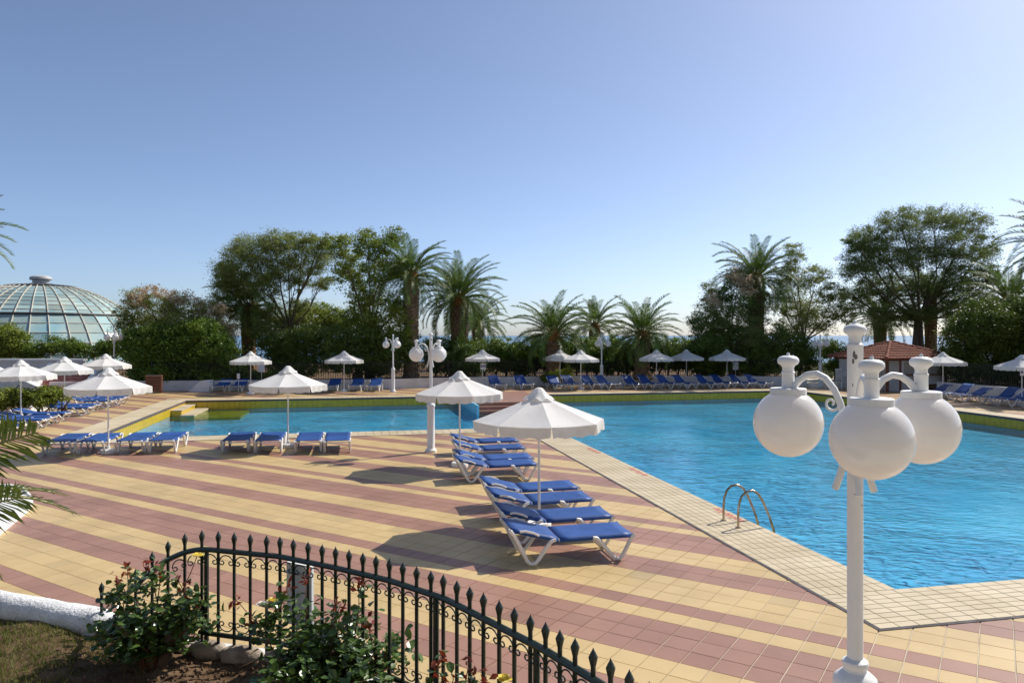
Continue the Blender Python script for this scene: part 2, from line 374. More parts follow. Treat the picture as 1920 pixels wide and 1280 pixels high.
for k, ln in ((1, B2-B0), (2, A2-A0), (3, B2-B1)):
    p, q = RING[k], RING[(k+1)%6]; n = int(ln/0.25)
    for i in range(1, n):
        t = i/n; a, b = p[0]+(q[0]-p[0])*t, p[1]+(q[1]-p[1])*t
        nx, ny = ((-1,0),(0,-1),(1,0))[k-1]; w = 0.006
        u0, v0 = (a-w if ny else a), (b-w if nx else b)
        u1, v1 = (a+w if ny else a+nx*0.004), (b+w if nx else b+ny*0.004)
        P = [PF(a-(w if ny else 0)+nx*0.004, b-(w if nx else 0)+ny*0.004), PF(a+(w if ny else 0)+nx*0.004, b+(w if nx else 0)+ny*0.004)]
        mb.add([(P[0].x,P[0].y,-0.42),(P[1].x,P[1].y,-0.42),(P[1].x,P[1].y,-0.06),(P[0].x,P[0].y,-0.06)],[(0,1,2,3)])
o = mb.build('band_joints', 'pool_joint', band); o['kind'] = 'stuff'
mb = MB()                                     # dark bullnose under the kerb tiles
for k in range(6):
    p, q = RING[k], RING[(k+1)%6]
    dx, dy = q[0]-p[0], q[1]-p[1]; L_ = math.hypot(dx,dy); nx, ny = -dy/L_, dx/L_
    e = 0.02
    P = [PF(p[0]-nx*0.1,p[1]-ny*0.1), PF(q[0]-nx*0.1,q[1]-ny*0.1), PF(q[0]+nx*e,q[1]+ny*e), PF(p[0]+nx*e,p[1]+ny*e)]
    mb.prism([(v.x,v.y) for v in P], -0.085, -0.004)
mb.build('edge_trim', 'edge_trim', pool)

# coping: strips of small oblong tiles along each side
STR = [  # name, origin(a,b), along dir, across dir, length
    ((A1,B0),(0,1),(-1,0),B1-CW-B0+0.0), ((A1-CW,B0),(1,0),(0,-1),A2-A1+2*CW), ((A2,B0),(0,1),(1,0),B2-B0),
    ((A0-CW,B2),(1,0),(0,1),A2-A0+2*CW), ((A0,B1),(0,1),(-1,0),B2-B1), ((A0-CW,B1),(1,0),(0,-1),A1-A0+CW)]
base = MB(); ctiles = []
ROW, LEN = CW/8, 0.252
for si, (o0, al, ac, ln) in enumerate(STR):
    P = [PF(o0[0],o0[1]), PF(o0[0]+al[0]*ln,o0[1]+al[1]*ln), PF(o0[0]+al[0]*ln+ac[0]*CW,o0[1]+al[1]*ln+ac[1]*CW), PF(o0[0]+ac[0]*CW,o0[1]+ac[1]*CW)]
    pts = [(v.x,v.y) for v in P]
    ar = sum(pts[i][0]*pts[(i+1)%4][1]-pts[(i+1)%4][0]*pts[i][1] for i in range(4))
    if ar < 0: pts.reverse()
    base.prism(pts, -0.09, 0.003 - si*0.0004)
    n = int(round(ln/LEN))
    for r in range(8):
        for k in range(n):
            a = o0[0]+al[0]*(k+0.5)*ln/n+ac[0]*(r+0.5)*ROW; b = o0[1]+al[1]*(k+0.5)*ln/n+ac[1]*(r+0.5)*ROW
            c = PF(a,b); vis = abs(c.x) < 0.70*c.y and c.y > 6.5
            if not vis: continue
            ctiles.append((c.y, c, 0 if al[0] else 1, ln/n, r))
coping = base.build('coping', 'coping_joint', pool)
def ctile(sx, sy):
    mb = MB(); x, y, e = sx/2-0.0035, sy/2-0.0035, 0.003
    return mb.add([(-x,-y,-0.006),(x,-y,-0.006),(x,y,-0.006),(-x,y,-0.006),(-x+e,-y+e,0),(x-e,-y+e,0),(x-e,y-e,0),(-x+e,y-e,0)],
           [(4,5,6,7),(0,1,5,4),(1,2,6,5),(2,3,7,6),(3,0,4,7)])
CTM = ctile(LEN, ROW).mesh('coping_tile', 'coping')
ctiles.sort(key=lambda t: t[0]); Vs = []; n_ = 0
for q, (d, c, o_, ln, r) in enumerate(ctiles):
    rz = PSI + (math.pi/2 if o_ else 0)
    if q < 300:
        o = link('coping_tile', CTM, coping, (c.x,c.y,0.010+rng.uniform(-0.0006,0.0006)), rz); o.scale = (ln/LEN,1,1)
    else:
        rr = np.array(Matrix.Rotation(rz,3,'Z')); v = np.array(ctile(ln, ROW).v) @ rr.T + np.array([c.x,c.y,0.010]); Vs.append(v)
V = np.concatenate(Vs); Fq = tf[None] + (np.arange(len(Vs))*8)[:,None,None]
o = link('coping_tiles', raw_mesh('coping_tiles', V, Fq.reshape(-1,4), 'coping'), coping); o['kind'] = 'stuff'
# dark slot drain round the outside of the coping
mb = MB(); G = 0.045
for (a0,a1,b0,b1) in [(A1-CW-G,A1-CW,B0-CW-G,B1-CW-G),(A1-CW,A2+CW,B0-CW-G,B0-CW),(A0-CW-G,A1-CW,B1-CW-G,B1-CW)]:
    P = [PF(a0,b0),PF(a1,b0),PF(a1,b1),PF(a0,b1)]; mb.prism([(v.x,v.y) for v in P], -0.03, 0.007)
mb.build('slot_drain', 'drain', pool)
# red painted marks on the kerb
mb = MB()
for b_ in (20.3, 17.0, 12.7):
    for k in range(8):
        bb = b_ - k*0.13; aa = A1 - 0.13 - 0.02*(k % 3)
        P = [PF(aa-0.085,bb-0.03),PF(aa+0.05,bb-0.05),PF(aa+0.085,bb+0.02),PF(aa-0.05,bb+0.03)]
        mb.add([(v.x,v.y,0.0135) for v in P],[(0,1,2,3)])
mb.build('painted_marks', 'mark_red', coping)

water = MB()
water.add([PF(A1,B0,WL),PF(A2,B0,WL),PF(A2,B2,WL),PF(A1,B2,WL),PF(A1,B1,WL),PF(A0,B1,WL),PF(A0,B2,WL)], [(0,1,2,3,4),(5,4,3,6)])
wo_ = water.build('water', 'pool_water'); tag(wo_, 'rippled blue pool water', kind='structure')

# steps and shallow ledge in the far left corner of the left pool
cs = thing('corner_steps', 'cream and yellow steps in the far left corner of the pool', 'steps')
def pbox(mb, a0, a1, b0, b1, z0, z1):
    P = [PF(a0,b0),PF(a1,b0),PF(a1,b1),PF(a0,b1)]; return mb.prism([(v.x,v.y) for v in P], z0, z1)
pbox(MB(), A0+.01, A0+.45, 36.2, B2-.03, -.84, -0.21).build('step', 'pool_yellow', cs)
pbox(MB(), A0+.01, A0+.48, 36.17, B2-.03, -0.209, -0.17).build('tread', 'coping', cs)
pbox(MB(), A0+.45, A0+1.05, 35.8, B2-.03, -.84, -0.42).build('step', 'pool_yellow', cs)
pbox(MB(), A0+.481, A0+1.08, 35.77, B2-.03, -0.419, -0.36).build('tread', 'coping', cs)
pbox(MB(), A0+1.05, A0+3.0, 36.0, B2-.03, -.66, -0.52).build('shallow_ledge', 'pool_yellow', cs)
# red platform with steps going down into the water
pl = thing('platform_steps', 'dull red tiled platform with steps down into the pool', 'steps')
PA0, PA1 = 5.6, 9.6
pbox(MB(), PA0+.06, PA1, 35.0, B2+CW+1.4, -0.84, 0.022).build('platform', 'tile_red', pl)
for k in range(4):
    pbox(MB(), PA0+.06, PA1, 34.999-0.34*(k+1), 34.999-0.34*k, -0.84, 0.022-0.16*(k+1)-.03).build('step', 'step_red', pl)
    pbox(MB(), PA0+.06, PA1, 34.999-0.34*(k+1)-.02, 34.999-0.34*k, 0.0225-0.16*(k+1)-.03, 0.022-0.16*(k+1)).build('tread', 'tile_red', pl)
pbox(MB(), PA0-.04, PA0+.058, 33.6, B2-.04, -0.84, 0.03).build('side_wall', 'pool_wall_blue', pl)

# pool ladder
lad = thing('pool_ladder', 'pair of bent steel grab rails on the pool edge', 'ladder')
for bb in (11.86, 11.36):
    p = []
    a0 = A1-0.43
    prof = [(0,0.01),(0,0.25),(0.015,0.50),(0.06,0.66),(0.14,0.75),(0.25,0.77),(0.35,0.70),(0.44,0.52),(0.55,0.2),(0.62,-0.05),(0.66,-0.25),(0.665,-0.9)]
    for (x,z) in prof: p.append(PF(a0+x*1.05,bb,z*(.80 if z > 0 else 1)))
    r_ = MB().tube(p, 0.021, 10).build('rail', 'steel', lad, True)
    MB().lathe([(0.05,0.011),(0.05,0.02),(0.024,0.026)], 14, PF(a0,bb,0)).build('flange', 'steel', r_, True)

# ------------------------------------------------------------------ far and side walls, planting beds
WALL = [(-26,42.0),(-21,43.3),(-9.7,44.4),(-7.4,45.0),(-4,46.6),(4.9,48.6),(15.8,48.2),(18.7,47.4)]
def wall_thing(pts, label, h, th=0.22, z0=-0.05, name='low_wall'):
    t = thing(name, label, 'wall')
    for k in range(len(pts)-1):
        p, q = Vector((*pts[k],0)), Vector((*pts[k+1],0)); d = (q-p).normalized(); n = Vector((-d.y,d.x,0))
        ex = 0.0
        P = [p, q, q+n*th, p+n*th]
        MB().prism([(v.x,v.y) for v in P], z0, h - 0.0005*k).build('wall_section', 'white_wall', t)
    return t
wall_thing(WALL, 'long low white wall behind the far row of blue loungers', 0.58)
RW = [(PF(32.4,20).x,PF(32.4,20).y),(PF(32.4,36.4).x,PF(32.4,36.4).y)][::-1]
wall_thing(RW, 'low white wall at the right behind the shaded loungers', 0.58)
mb = MB()
back = [(60,80),(-60,80),(-60,43.5)]
mb.add([(x,y+0.15,0.42) for x,y in WALL] + [(x,y,0.42) for x,y in [(18.9,80),(-60,80),(-60,42.5)]], [tuple(range(len(WALL)+3))])
tag(mb.build('planting_bed', 'soil'), 'planted bank behind the low wall', kind='structure')
mb = MB(); q = [PF(32.6,15),PF(60,15),PF(60,44),PF(32.6,44)]
mb.prism([(v.x,v.y) for v in q], -0.08, 0.40); tag(mb.build('side_bed', 'soil'), 'planted bank behind the right wall', kind='structure')

# garden at the camera's feet
GZ = 1.06
mb = MB(); nx_ = 90; ny_ = 60; gv = []
pts = [(-14.0,9.0)] + FENCE + [(1.2,-3)]
def fy(x):
    for i in range(len(FENCE)-1):
        (x0,y0),(x1,y1) = FENCE[i], FENCE[i+1]
        if x0 <= x <= x1: return y0+(y1-y0)*(x-x0)/(x1-x0)
    return 6.05 + (-5.2-x)*0.3 if x < -5.2 else 2.2
for i in range(nx_+1):
    x = -7.0 + i*(7.8/nx_); top = fy(x) + 0.02
    for j in range(ny_+1):
        y = 2.0 + (top-2.0)*j/ny_
        z = GZ + 0.03*math.sin(x*3.1+y*2.3) + 0.02*math.sin(x*9+y*7) + rng.uniform(-.010,.010) + 0.03*max(0,-x-2.6)
        gv.append((x,y,z))
mb.add(gv, [(i*(ny_+1)+j, (i+1)*(ny_+1)+j, (i+1)*(ny_+1)+j+1, i*(ny_+1)+j+1) for i in range(nx_) for j in range(ny_)])
garden = mb.build('garden_bed', 'soil', None, True); tag(garden, 'bare brown soil of the raised flower bed', kind='structure')
mb = MB()                                    # retaining wall below the kerb
fl = [(x,fy(x)) for x in np.linspace(-7,0.8,40)]
for k in range(len(fl)-1):
    (x0,y0),(x1,y1) = fl[k], fl[k+1]
    mb.add([(x0,y0+.14,-.05),(x1,y1+.14,-.05),(x1,y1+.14,GZ),(x0,y0+.14,GZ),(x0,y0,GZ),(x1,y1,GZ)],[(1,0,3,2),(2,3,4,5)])
tag(mb.build('retaining_wall', 'white_wall'), 'white face of the raised flower bed', kind='structure')

def noise_tube(path, r, n, amp, seed):
    g = random.Random(seed); mb = MB(); mb.tube(path, r, n)
    mb.v = [(x+g.uniform(-amp,amp), y+g.uniform(-amp,amp), z+g.uniform(-amp,amp)) for x,y,z in mb.v]; return mb
kerb = thing('garden_kerb', 'rounded whitewashed kerb along the lawn and flower bed', 'kerb')
xs = np.linspace(-7.0,-2.82,34)
noise_tube([(x, fy(x)+0.02, GZ+0.045+0.03*max(0,-x-2.6)) for x in xs], [0.115]*33+[0.07], 12, 0.007, 3).build('white_kerb', 'curb_white', kerb, 'all')
x = -2.78; k = 0
while x < 0.7:
    w = rng.uniform(0.20,0.36); x1 = min(x+w,0.75)
    pth = [(x+(x1-x)*t, fy(x+(x1-x)*t)+rng.uniform(-.01,.01), GZ-0.005+rng.uniform(-.008,.008)) for t in (0.03,0.12,0.3,0.5,0.7,0.88,0.97)]
    noise_tube(pth, [0.035,0.062,0.07,0.075,0.07,0.062,0.035], 8, 0.010, 50+k).build('kerb_stone', 'curb_stone', kerb, 'all')
    x = x1; k += 1

# lawn patch
n = 26000; gx = NP.uniform(-5.4,-1.9,n); gy = np.array([fy(v) for v in gx]) - 0.14 - NP.uniform(0,1.6,n)**1.0
keep = (NP.uniform(0,1,n) < np.clip((-gx-2.35)/0.7 + 0.25*np.sin(gx*7+gy*9),0.0,1.0)); gx, gy = gx[keep], gy[keep]; n = len(gx)
gz = np.array([GZ+0.03*math.sin(a*3.1+b*2.3)+0.02*math.sin(a*9+b*7)+0.03*max(0,-a-2.6) for a,b in zip(gx,gy)])
hgt = NP.uniform(0.02,0.06,n); ang = NP.uniform(0,6.28,n); ln = NP.normal(0,0.025,(n,2))
V = np.empty((n,3,3)); wx, wy = np.cos(ang)*0.003, np.sin(ang)*0.003
V[:,0] = np.stack([gx-wx,gy-wy,gz-0.01],1); V[:,1] = np.stack([gx+wx,gy+wy,gz-0.01],1); V[:,2] = np.stack([gx+ln[:,0],gy+ln[:,1],gz+hgt],1)
o = link('lawn', raw_mesh('lawn', V.reshape(-1,3), np.arange(n*3).reshape(n,3), 'grass')); tag(o, 'patchy short grass in the bottom left corner', 'grass', kind='stuff')
n = 1500; gx = NP.uniform(-3.4,-0.6,n); gy = np.array([fy(v) for v in gx]) - 0.12 - NP.uniform(0,1.0,n)
mb = MB()
for a, b in zip(gx, gy):
    s_ = rng.uniform(0.004,0.016); z = GZ+0.03*math.sin(a*3.1+b*2.3)+0.02*math.sin(a*9+b*7)+s_*0.3
    mb.add([(a-s_,b-s_*.6,z),(a+s_*.8,b-s_,z),(a+s_,b+s_*.8,z),(a-s_*.5,b+s_,z),(a,b,z+s_)],[(0,1,4),(1,2,4),(2,3,4),(3,0,4)])
o = mb.build('soil_clods', 'soil'); tag(o, 'crumbs and clods on the soil', 'soil', kind='stuff')

# ------------------------------------------------------------------ wrought iron garden fence
fence = thing('garden_fence', 'dark green wrought iron fence with spear tips in the foreground', 'fence')
dense = [Vector((x, fy(x), 0)) for x in np.linspace(-2.98, 0.79, 500)]
cum = [0.0]
for k in range(1,500): cum.append(cum[-1] + (dense[k]-dense[k-1]).length)
def fp(s):
    s = max(0,min(s,cum[-1])); k = int(np.searchsorted(cum, s)); k = max(1,min(k,499))
    t = (s-cum[k-1])/max(cum[k]-cum[k-1],1e-9); return dense[k-1].lerp(dense[k], t)
SP = 0.1115; nb = int(cum[-1]/SP)
ZT, ZB = 1.745, 1.175                         # rails
def rail_z(s):
    lo, hi = 0.36, 0.98                       # the left end sweeps down
    if s >= hi: return ZT
    if s <= 0.0: return 1.30
    t = min(1,max(0,(s-lo)/(hi-lo))); q = 1.31 + (1.52-1.31)*(s/lo if s < lo else 1)
    return 1.44 + (ZT-1.44)*math.sin(t*math.pi/2)**0.8 if s > lo else 1.30 + 0.14*(s/lo)**2
bar_m, scroll_m = {}, MB()
def spear(zr):
    mb = MB(); zt = zr + 0.06
    mb.lathe([(0.0112,GZ-0.03),(0.0112,zt-0.005),(0.013,zt),(0.0195,zt+0.028),(0.0205,zt+0.034),(0.012,zt+0.052),(0.004,zt+0.066),(0.001,zt+0.074)], 8)
    return mb.mesh('bar', 'iron_green', True)
full = spear(ZT)
# scroll: an arch under the rail whose ends curl inwards
pth = []
for k in range(19):
    a = math.pi*k/18; pth.append((-0.047*math.cos(a), 0, -0.062+0.045*math.sin(a)))
def curl(cx, sgn):
    return [(cx + sgn*0.0165*math.cos(t)*(1-t/14), 0, -0.066 - 0.0165*math.sin(t)*(1-t/14)) for t in np.linspace(0, 5.2, 16)]
scroll = MB().tube(pth, 0.0042, 5).tube(curl(-0.0305,-1), 0.0042, 5).tube(curl(0.0305,1), 0.0042, 5).mesh('scroll', 'iron_green', 'all')
def s_of(px):                                 # arc length at which the fence crosses a photograph column
    for k in range(500):
        if 960 + F_PX*dense[k].x/dense[k].y >= px: return cum[k]
    return cum[-1]
BARS = [s_of(px) for px in (190,222,254,285,315,346,378,409,438,468,498,524,550,577,604,629,653,679,705,730,755,781,808,831,855,880,906,935,964.5,994.5,1020,1047.5,1077.5,1110,1142,1177,1217)]
while BARS[-1] + .12 < cum[-1]: BARS.append(BARS[-1] + .12)
for k, s in enumerate(BARS):
    p = fp(s); zr = rail_z(s)
    link('bar', full if zr > ZT-0.002 else spear(zr), fence, (p.x,p.y,0))
    if k < len(BARS)-1:
        s1 = BARS[k+1]; q = fp(s1); mid = (p+q)/2; a = math.atan2(q.y-p.y, q.x-p.x); zz = (rail_z(s)+rail_z(s1))/2; sx = (q-p).length/0.1115
        if s > s_of(300):
            o = link('scroll', scroll, fence, (mid.x,mid.y,zz-0.012), a); o.scale = (sx,1,1)
            if abs(rail_z(s)-rail_z(s1)) > 0.005: o.rotation_euler = (0, -math.atan2(rail_z(s1)-rail_z(s), s1-s), a)
        if s > s_of(330):
            o = link('scroll', scroll, fence, (mid.x,mid.y,ZB+0.012), a); o.scale = (sx,1,-1)
MB().tube([(*fp(s).xy, rail_z(s)) for s in np.arange(0,cum[-1],0.03)], 0.0185, 8).build('top_rail', 'iron_green', fence, True)
br = [(*fp(0.88-0.10*math.sin(t)).xy, ZB+0.36*(1-math.cos(t))) for t in np.linspace(1.5,0,10)]
MB().tube([(*fp(s).xy, ZB) for s in np.arange(0.88,cum[-1],0.03)], 0.017, 8).build('bottom_rail', 'iron_green', fence, True)
MB().tube([(*fp(s).xy, 1.175) for s in np.arange(0,0.75,0.05)], 0.014, 8).build('bottom_rail', 'iron_green', fence, True)
for ks in (s_of(381)/SP, s_of(811)/SP, s_of(998)/SP):
    p = fp(ks*SP + 0.022); MB().lathe([(0.017,GZ-0.03),(0.017,ZT)], 8, (p.x,p.y,0)).build('post', 'iron_green', fence, True)
    pts = [(*fp(ks*SP+0.022-0.16*(1-math.cos(t))).xy, ZB + 0.30*(1-math.sin(t))) for t in np.linspace(0,math.pi/2,12)]
    MB().tube(pts, 0.013, 8).build('brace', 'iron_green', fence, True)
# white panel fixed behind the fence
pn = thing('sign_board', 'white sign panel fixed behind the iron fence, seen from its back', 'panel')
s0 = next(s for s in np.arange(0,3,0.005) if 960+F_PX*fp(s).x/fp(s).y > 527); p = fp(s0+0.01); q = fp(s0+0.235); d = (q-p).normalized(); nrm = Vector((-d.y,d.x,0))
P = [p+nrm*0.035, q+nrm*0.035, q+nrm*0.055, p+nrm*0.055]
MB().prism([(v.x,v.y) for v in P], 1.30, 1.705).build('board', 'white_paint', pn)
for zz in (1.40, 1.64):
    c = p.lerp(q,0.5); P = [p+nrm*0.0125, q+nrm*0.0125, q+nrm*0.0348, p+nrm*0.0348]
    MB().prism([(v.x,v.y) for v in P], zz, zz+0.012).build('bracket', 'vent_grey', pn)

# ------------------------------------------------------------------ roses
def petal_flower(mb, c, r, g, tilt):
    for ring, (n, rr, up) in enumerate(((6,1.0,0.15),(6,0.8,0.45),(5,0.55,0.8),(4,0.3,1.0))):
        for k in range(n):
            a = 2*math.pi*(k+0.5*ring)/n + g.uniform(-.2,.2); d = Vector((math.cos(a),math.sin(a),0)); t = Vector((-d.y,d.x,0))
            b = Vector(c); tip = b + (d*(1-up*0.5) + Vector((0,0,up*0.9)))*r*rr + Vector((g.uniform(-.1,.1),g.uniform(-.1,.1),g.uniform(-.1,.1)))*r
            md = b + (d*(0.75) + Vector((0,0,up*0.35)))*r*rr*0.75; w = r*rr*0.5
            mb.add([b, md-t*w, md+t*w, tip-t*w*0.7, tip+t*w*0.7+Vector((0,0,.1*r)), tip+d*r*0.15], [(0,2,1),(1,2,4,3),(3,4,5)])
def rose(label, base, height, spread, nst, nleaf, shoots, flowers, seed):
    g = random.Random(seed); t = thing('rose_bush', label, 'rose bush', base, 0, 'rose bushes in the flower bed')
    nps = np.random.default_rng(seed)
    stems = MB(); tips = []
    for k in range(nst):
        a = g.uniform(0,6.28); rr = spread*math.sqrt(g.random()); h = height*g.uniform(0.55,1.0)*(1-0.35*rr/spread)
        p0 = Vector((g.uniform(-.05,.05), g.uniform(-.05,.05), -0.03)); p3 = Vector((rr*math.cos(a), rr*math.sin(a), h))
        p1 = p0 + Vector((p3.x*.2,p3.y*.2,h*.4)); p2 = p0.lerp(p3,.7) + Vector((g.uniform(-.03,.03),g.uniform(-.03,.03),h*.08))
        stems.tube([p0,p1,p2,p3], [.011,.008,.005,.003], 5); tips += [p1.lerp(p2,.5), p2, p2.lerp(p3,.5), p3, p1]
    if True:
        MB().tube([(0,0,-.05),(0.01,0,.1),(.03,.02,.24)], [.05,.042,.03], 9).tube([(0.07,0,-.05),(0.09,0.01,.08),(.12,.0,.2)], [.042,.036,.025], 9).build('trunk', 'bark', t, 'all')
    sh = MB(); yl = []
    for (dx,dy,h) in shoots:
        b = min(tips, key=lambda q: (q.x-dx)**2+(q.y-dy)**2+(q.z-h*.6)**2)
        tp = Vector((dx,dy,h)); md = b.lerp(tp,.5)+Vector((g.uniform(-.02,.02),0,.02)); sh.tube([b,md,tp],[.004,.0032,.0022],5)
        for q in range(9): yl.append(tp + Vector((g.gauss(0,.022),g.gauss(0,.022),g.gauss(-.02,.028))))
        for q in range(3): tips.append(b.lerp(tp,g.uniform(.2,.7)))
    stems.v += []; stems.build('stems', 'rose_stem', t, 'all')
    if shoots:
        sh.build('shoots', 'rose_stem', t, 'all')
        V, Fq = leaf_quads(np.array([tuple(q) for q in yl]), 0.05, 0.024, 0.5, rs=nps); link('young_leaves', raw_mesh('young_leaves', V, Fq, 'rose_young'), t)
    # five-leaflet sprays round the stems
    C = np.array([tuple(q) for q in tips]); idx = nps.integers(0,len(C),nleaf)
    P = C[idx] + nps.normal(0,1,(nleaf,3))*np.array([.062,.062,.05]); P[:,2] = np.maximum(P[:,2], 0.10)
    n = nleaf; d = nps.normal(size=(n,3)); d[:,2] = d[:,2]*.35-.12; d /= np.linalg.norm(d,axis=1)[:,None]
    up = nps.normal(0,.45,(n,3)) + np.array([0,0,1]); w = np.cross(d,up); w /= np.linalg.norm(w,axis=1)[:,None]; nn = np.cross(w,d)
    L_ = nps.uniform(.034,.072,n)[:,None]; W_ = L_*.34
    V = np.empty((n,8,3)); V[:,0] = P-d*L_/2; V[:,1] = P-d*L_*.18+w*W_+nn*L_*.07; V[:,2] = P+d*L_*.2+w*W_*.85+nn*L_*.06; V[:,3] = P+d*L_/2-nn*L_*.08
    V[:,4] = P+d*L_*.2-w*W_*.85+nn*L_*.06; V[:,5] = P-d*L_*.18-w*W_+nn*L_*.07; V[:,6] = P-d*L_*.18; V[:,7] = P+d*L_*.2
    q = np.array([(0,6,1,1),(6,7,2,1),(7,3,2,2),(0,5,6,6),(5,4,7,6),(4,3,7,7)])
    tri = [(0,6,1),(6,7,2),(6,2,1),(7,3,2),(0,5,6),(5,4,7),(5,7,6),(4,3,7)]
    Fq = np.array(tri)[None] + (np.arange(n)*8)[:,None,None]
    link('foliage', raw_mesh('foliage', V.reshape(-1,3), Fq.reshape(-1,3), 'rose_leaf'), t)
    for (dx,dy,h,r,mn) in flowers:
        b = min(tips, key=lambda q: (q.x-dx)**2+(q.y-dy)**2+(q.z-h)**2)
        MB().tube([b, b.lerp(Vector((dx,dy,h)),.5)+Vector((.01,0,.01)), (dx,dy,h)], [.004,.003,.003], 5).build('flower_stalk', 'rose_stem', t)
        mb = MB(); petal_flower(mb, (dx,dy,h), r, g, 0); mb.build('flower', mn, t, 'all')
def gb(px, py):                              # a garden point from a photograph pixel on the soil
    d = F_PX*(EYE-GZ)/(py-HOR); return Vector(((px-960)*d/F_PX, d, GZ))
def rel(px, py, Y, base): v = at(px, Y, py=py); return (v.x-base.x, 0.0, v.z-base.z)
b1 = gb(283, 1243)
def sh_at(b, lst, Y=None): return [(rel(px,py,(Y or b.y),b)[0], rng.uniform(-.05,.05), rel(px,py,(Y or b.y),b)[2]) for px,py in lst]
fl1 = [(rel(370,1041,b1.y,b1)[0], 0, rel(370,1041,b1.y,b1)[2], 0.040, 'rose_yellow')]
rose('bushy rose with one yellow bloom by the left end of the iron fence', b1, 0.52, 0.34, 30, 1900, sh_at(b1, [(275,1045),(212,1090),(330,1085),(345,1100),(238,1065),(352,1120),(300,1060)]), fl1, 21)
b2 = gb(610, 1300)
fl2 = [(rel(512,1125,b2.y,b2)[0],0,rel(512,1125,b2.y,b2)[2],.036,'rose_yellow'),(rel(497,1130,b2.y,b2)[0],-.03,rel(497,1130,b2.y,b2)[2],.045,'rose_white')]
rose('large rose with white and yellow blooms in front of the white panel', b2, 0.46, 0.46, 40, 2900, sh_at(b2, [(447,1118),(568,1078),(530,1110),(632,1118),(670,1095),(690,1165),(640,1130),(545,1085),(480,1150)]), fl2, 22)
b3 = Vector((-0.33, 3.62, GZ))
fl3 = [(rel(945,1272,b3.y,b3)[0],0,rel(945,1272,b3.y,b3)[2],.036,'rose_yellow')]
rose('rose with dark red shoots and a yellow bloom at the bottom edge', b3, 0.40, 0.26, 18, 600, sh_at(b3, [(825,1235),(880,1240),(912,1268),(826,1262),(885,1262),(850,1275)]), fl3, 23)

# ------------------------------------------------------------------ globe lamp posts
GA = [R(9), R(129), R(256)]
def make_lamp():
    t = thing('lamp_post', '', 'lamp post')
    MB().lathe([(0.16,0),(0.16,0.06),(0.125,0.09),(0.105,0.12),(0.10,1.22),(0.108,1.24),(0.118,1.27),(0.112,1.31),(0.085,1.335),(0.062,1.35),(0.058,1.365),(0.066,1.375),(0.070,1.39),(0.066,1.405),(0.05,1.415),(0.0415,1.42)], 24).build('base_column', 'white_paint', t, True)
    pole = MB().lathe([(0.0415,1.40),(0.0415,3.135),(0.044,3.14),(0.044,3.15),(0.033,3.16),(0.032,3.19),(0.040,3.205),(0.056,3.215),(0.061,3.228),(0.058,3.243),(0.045,3.256),(0.025,3.264),(0.012,3.268),(0.008,3.283),(0.002,3.287)], 24).build('pole', 'white_paint', t, True)
    mb = MB(); g = random.Random(4)              # chipped paint near the top of the pole
    for (az,z,w,h) in ((4.15,3.10,.010,.022),(4.35,3.085,.012,.016),(4.05,3.06,.006,.02),(4.0,2.93,.003,.012),(3.85,2.80,.004,.01),(4.9,2.33,.012,.004),(4.3,2.33,.01,.003),(5.2,2.27,.003,.01)):
        pts = []
        for k in range(9):
            a = 2*math.pi*k/9; rr = g.uniform(.6,1.1); aa = az + w*rr*math.cos(a)/.042; pts.append((.0421*math.cos(aa), .0421*math.sin(aa), z+h*rr*math.sin(a)))
        mb.add(pts, [tuple(range(9))])
    mb.build('paint_chips', 'flake', pole)
    RR = 0.405
    for ga in GA:
        d = Vector((math.cos(ga), math.sin(ga), 0))
        def P(r, z): return d*r + Vector((0,0,z))
        prof = [(0.115,2.335),(0.085,2.42),(0.058,2.52),(0.055,2.62),(0.062,2.72),(0.085,2.82),(0.12,2.895),(0.17,2.955),(0.225,2.98),(0.28,2.972),(0.33,2.94),(0.372,2.895)]
        arm = MB().tube([P(r,z) for r,z in prof], 0.0195, 10).build('arm', 'white_paint', t, True)
        sc = [P(0.137+0.050*math.cos(q)*(1-(q-2.6)/9), 2.815+0.050*math.sin(q)*(1-(q-2.6)/9)) for q in np.linspace(2.6,10.2,34)]
        MB().tube(sc, 0.0075, 6).build('scroll', 'white_paint', arm, 'all')
        c = P(RR, 0)
        MB().lathe([(0.104,2.852),(0.104,2.884),(0.10,2.888),(0.036,2.889)], 28, c).build('cap', 'white_paint', t, True)
        MB().lathe([(0.036,2.889),(0.036,2.972),(0.039,2.976),(0.039,2.984),(0.034,2.988),(0.033,3.01),(0.040,3.022),(0.056,3.032),(0.062,3.046),(0.060,3.062),(0.048,3.074),(0.030,3.080),(0.010,3.082),(0.009,3.094),(0.004,3.10)], 20, c).build('finial', 'white_paint', t, True)
        pr = [(0.2*math.sin(q), 2.68-0.2*math.cos(q)) for q in np.linspace(0.02, math.pi-0.51, 26)]
        MB().lathe(pr, 40, c).build('globe', 'globe', t, 'all')
    return t
lamp = make_lamp()
LAMPS = [(Vector((1.90,4.14,0)), 0, 'large white three globe lamp post in the right foreground'),
    (at(808,20.6), R(51), 'white globe lamp post on the tiles beside the left pool'),
    (at(737,42.6), R(51), 'white globe lamp post by the far wall, left of the palms'),
    (at(1128,47.0), R(-9), 'white globe lamp post behind the loungers between two palms'),
    (at(1538,46.7), R(-9), 'white globe lamp post by the gap left of the tiled kiosk'),
    (at(214,44.5,0.42), R(51), 'white globe lamp post behind the left umbrellas near the dome')]
for k, (p, rz, lb) in enumerate(LAMPS):
    if k == 0: lamp.location = p; lamp['label'] = lb; lamp['group'] = 'white globe lamp posts'
    else: copy_tree(lamp, p, rz, lb)

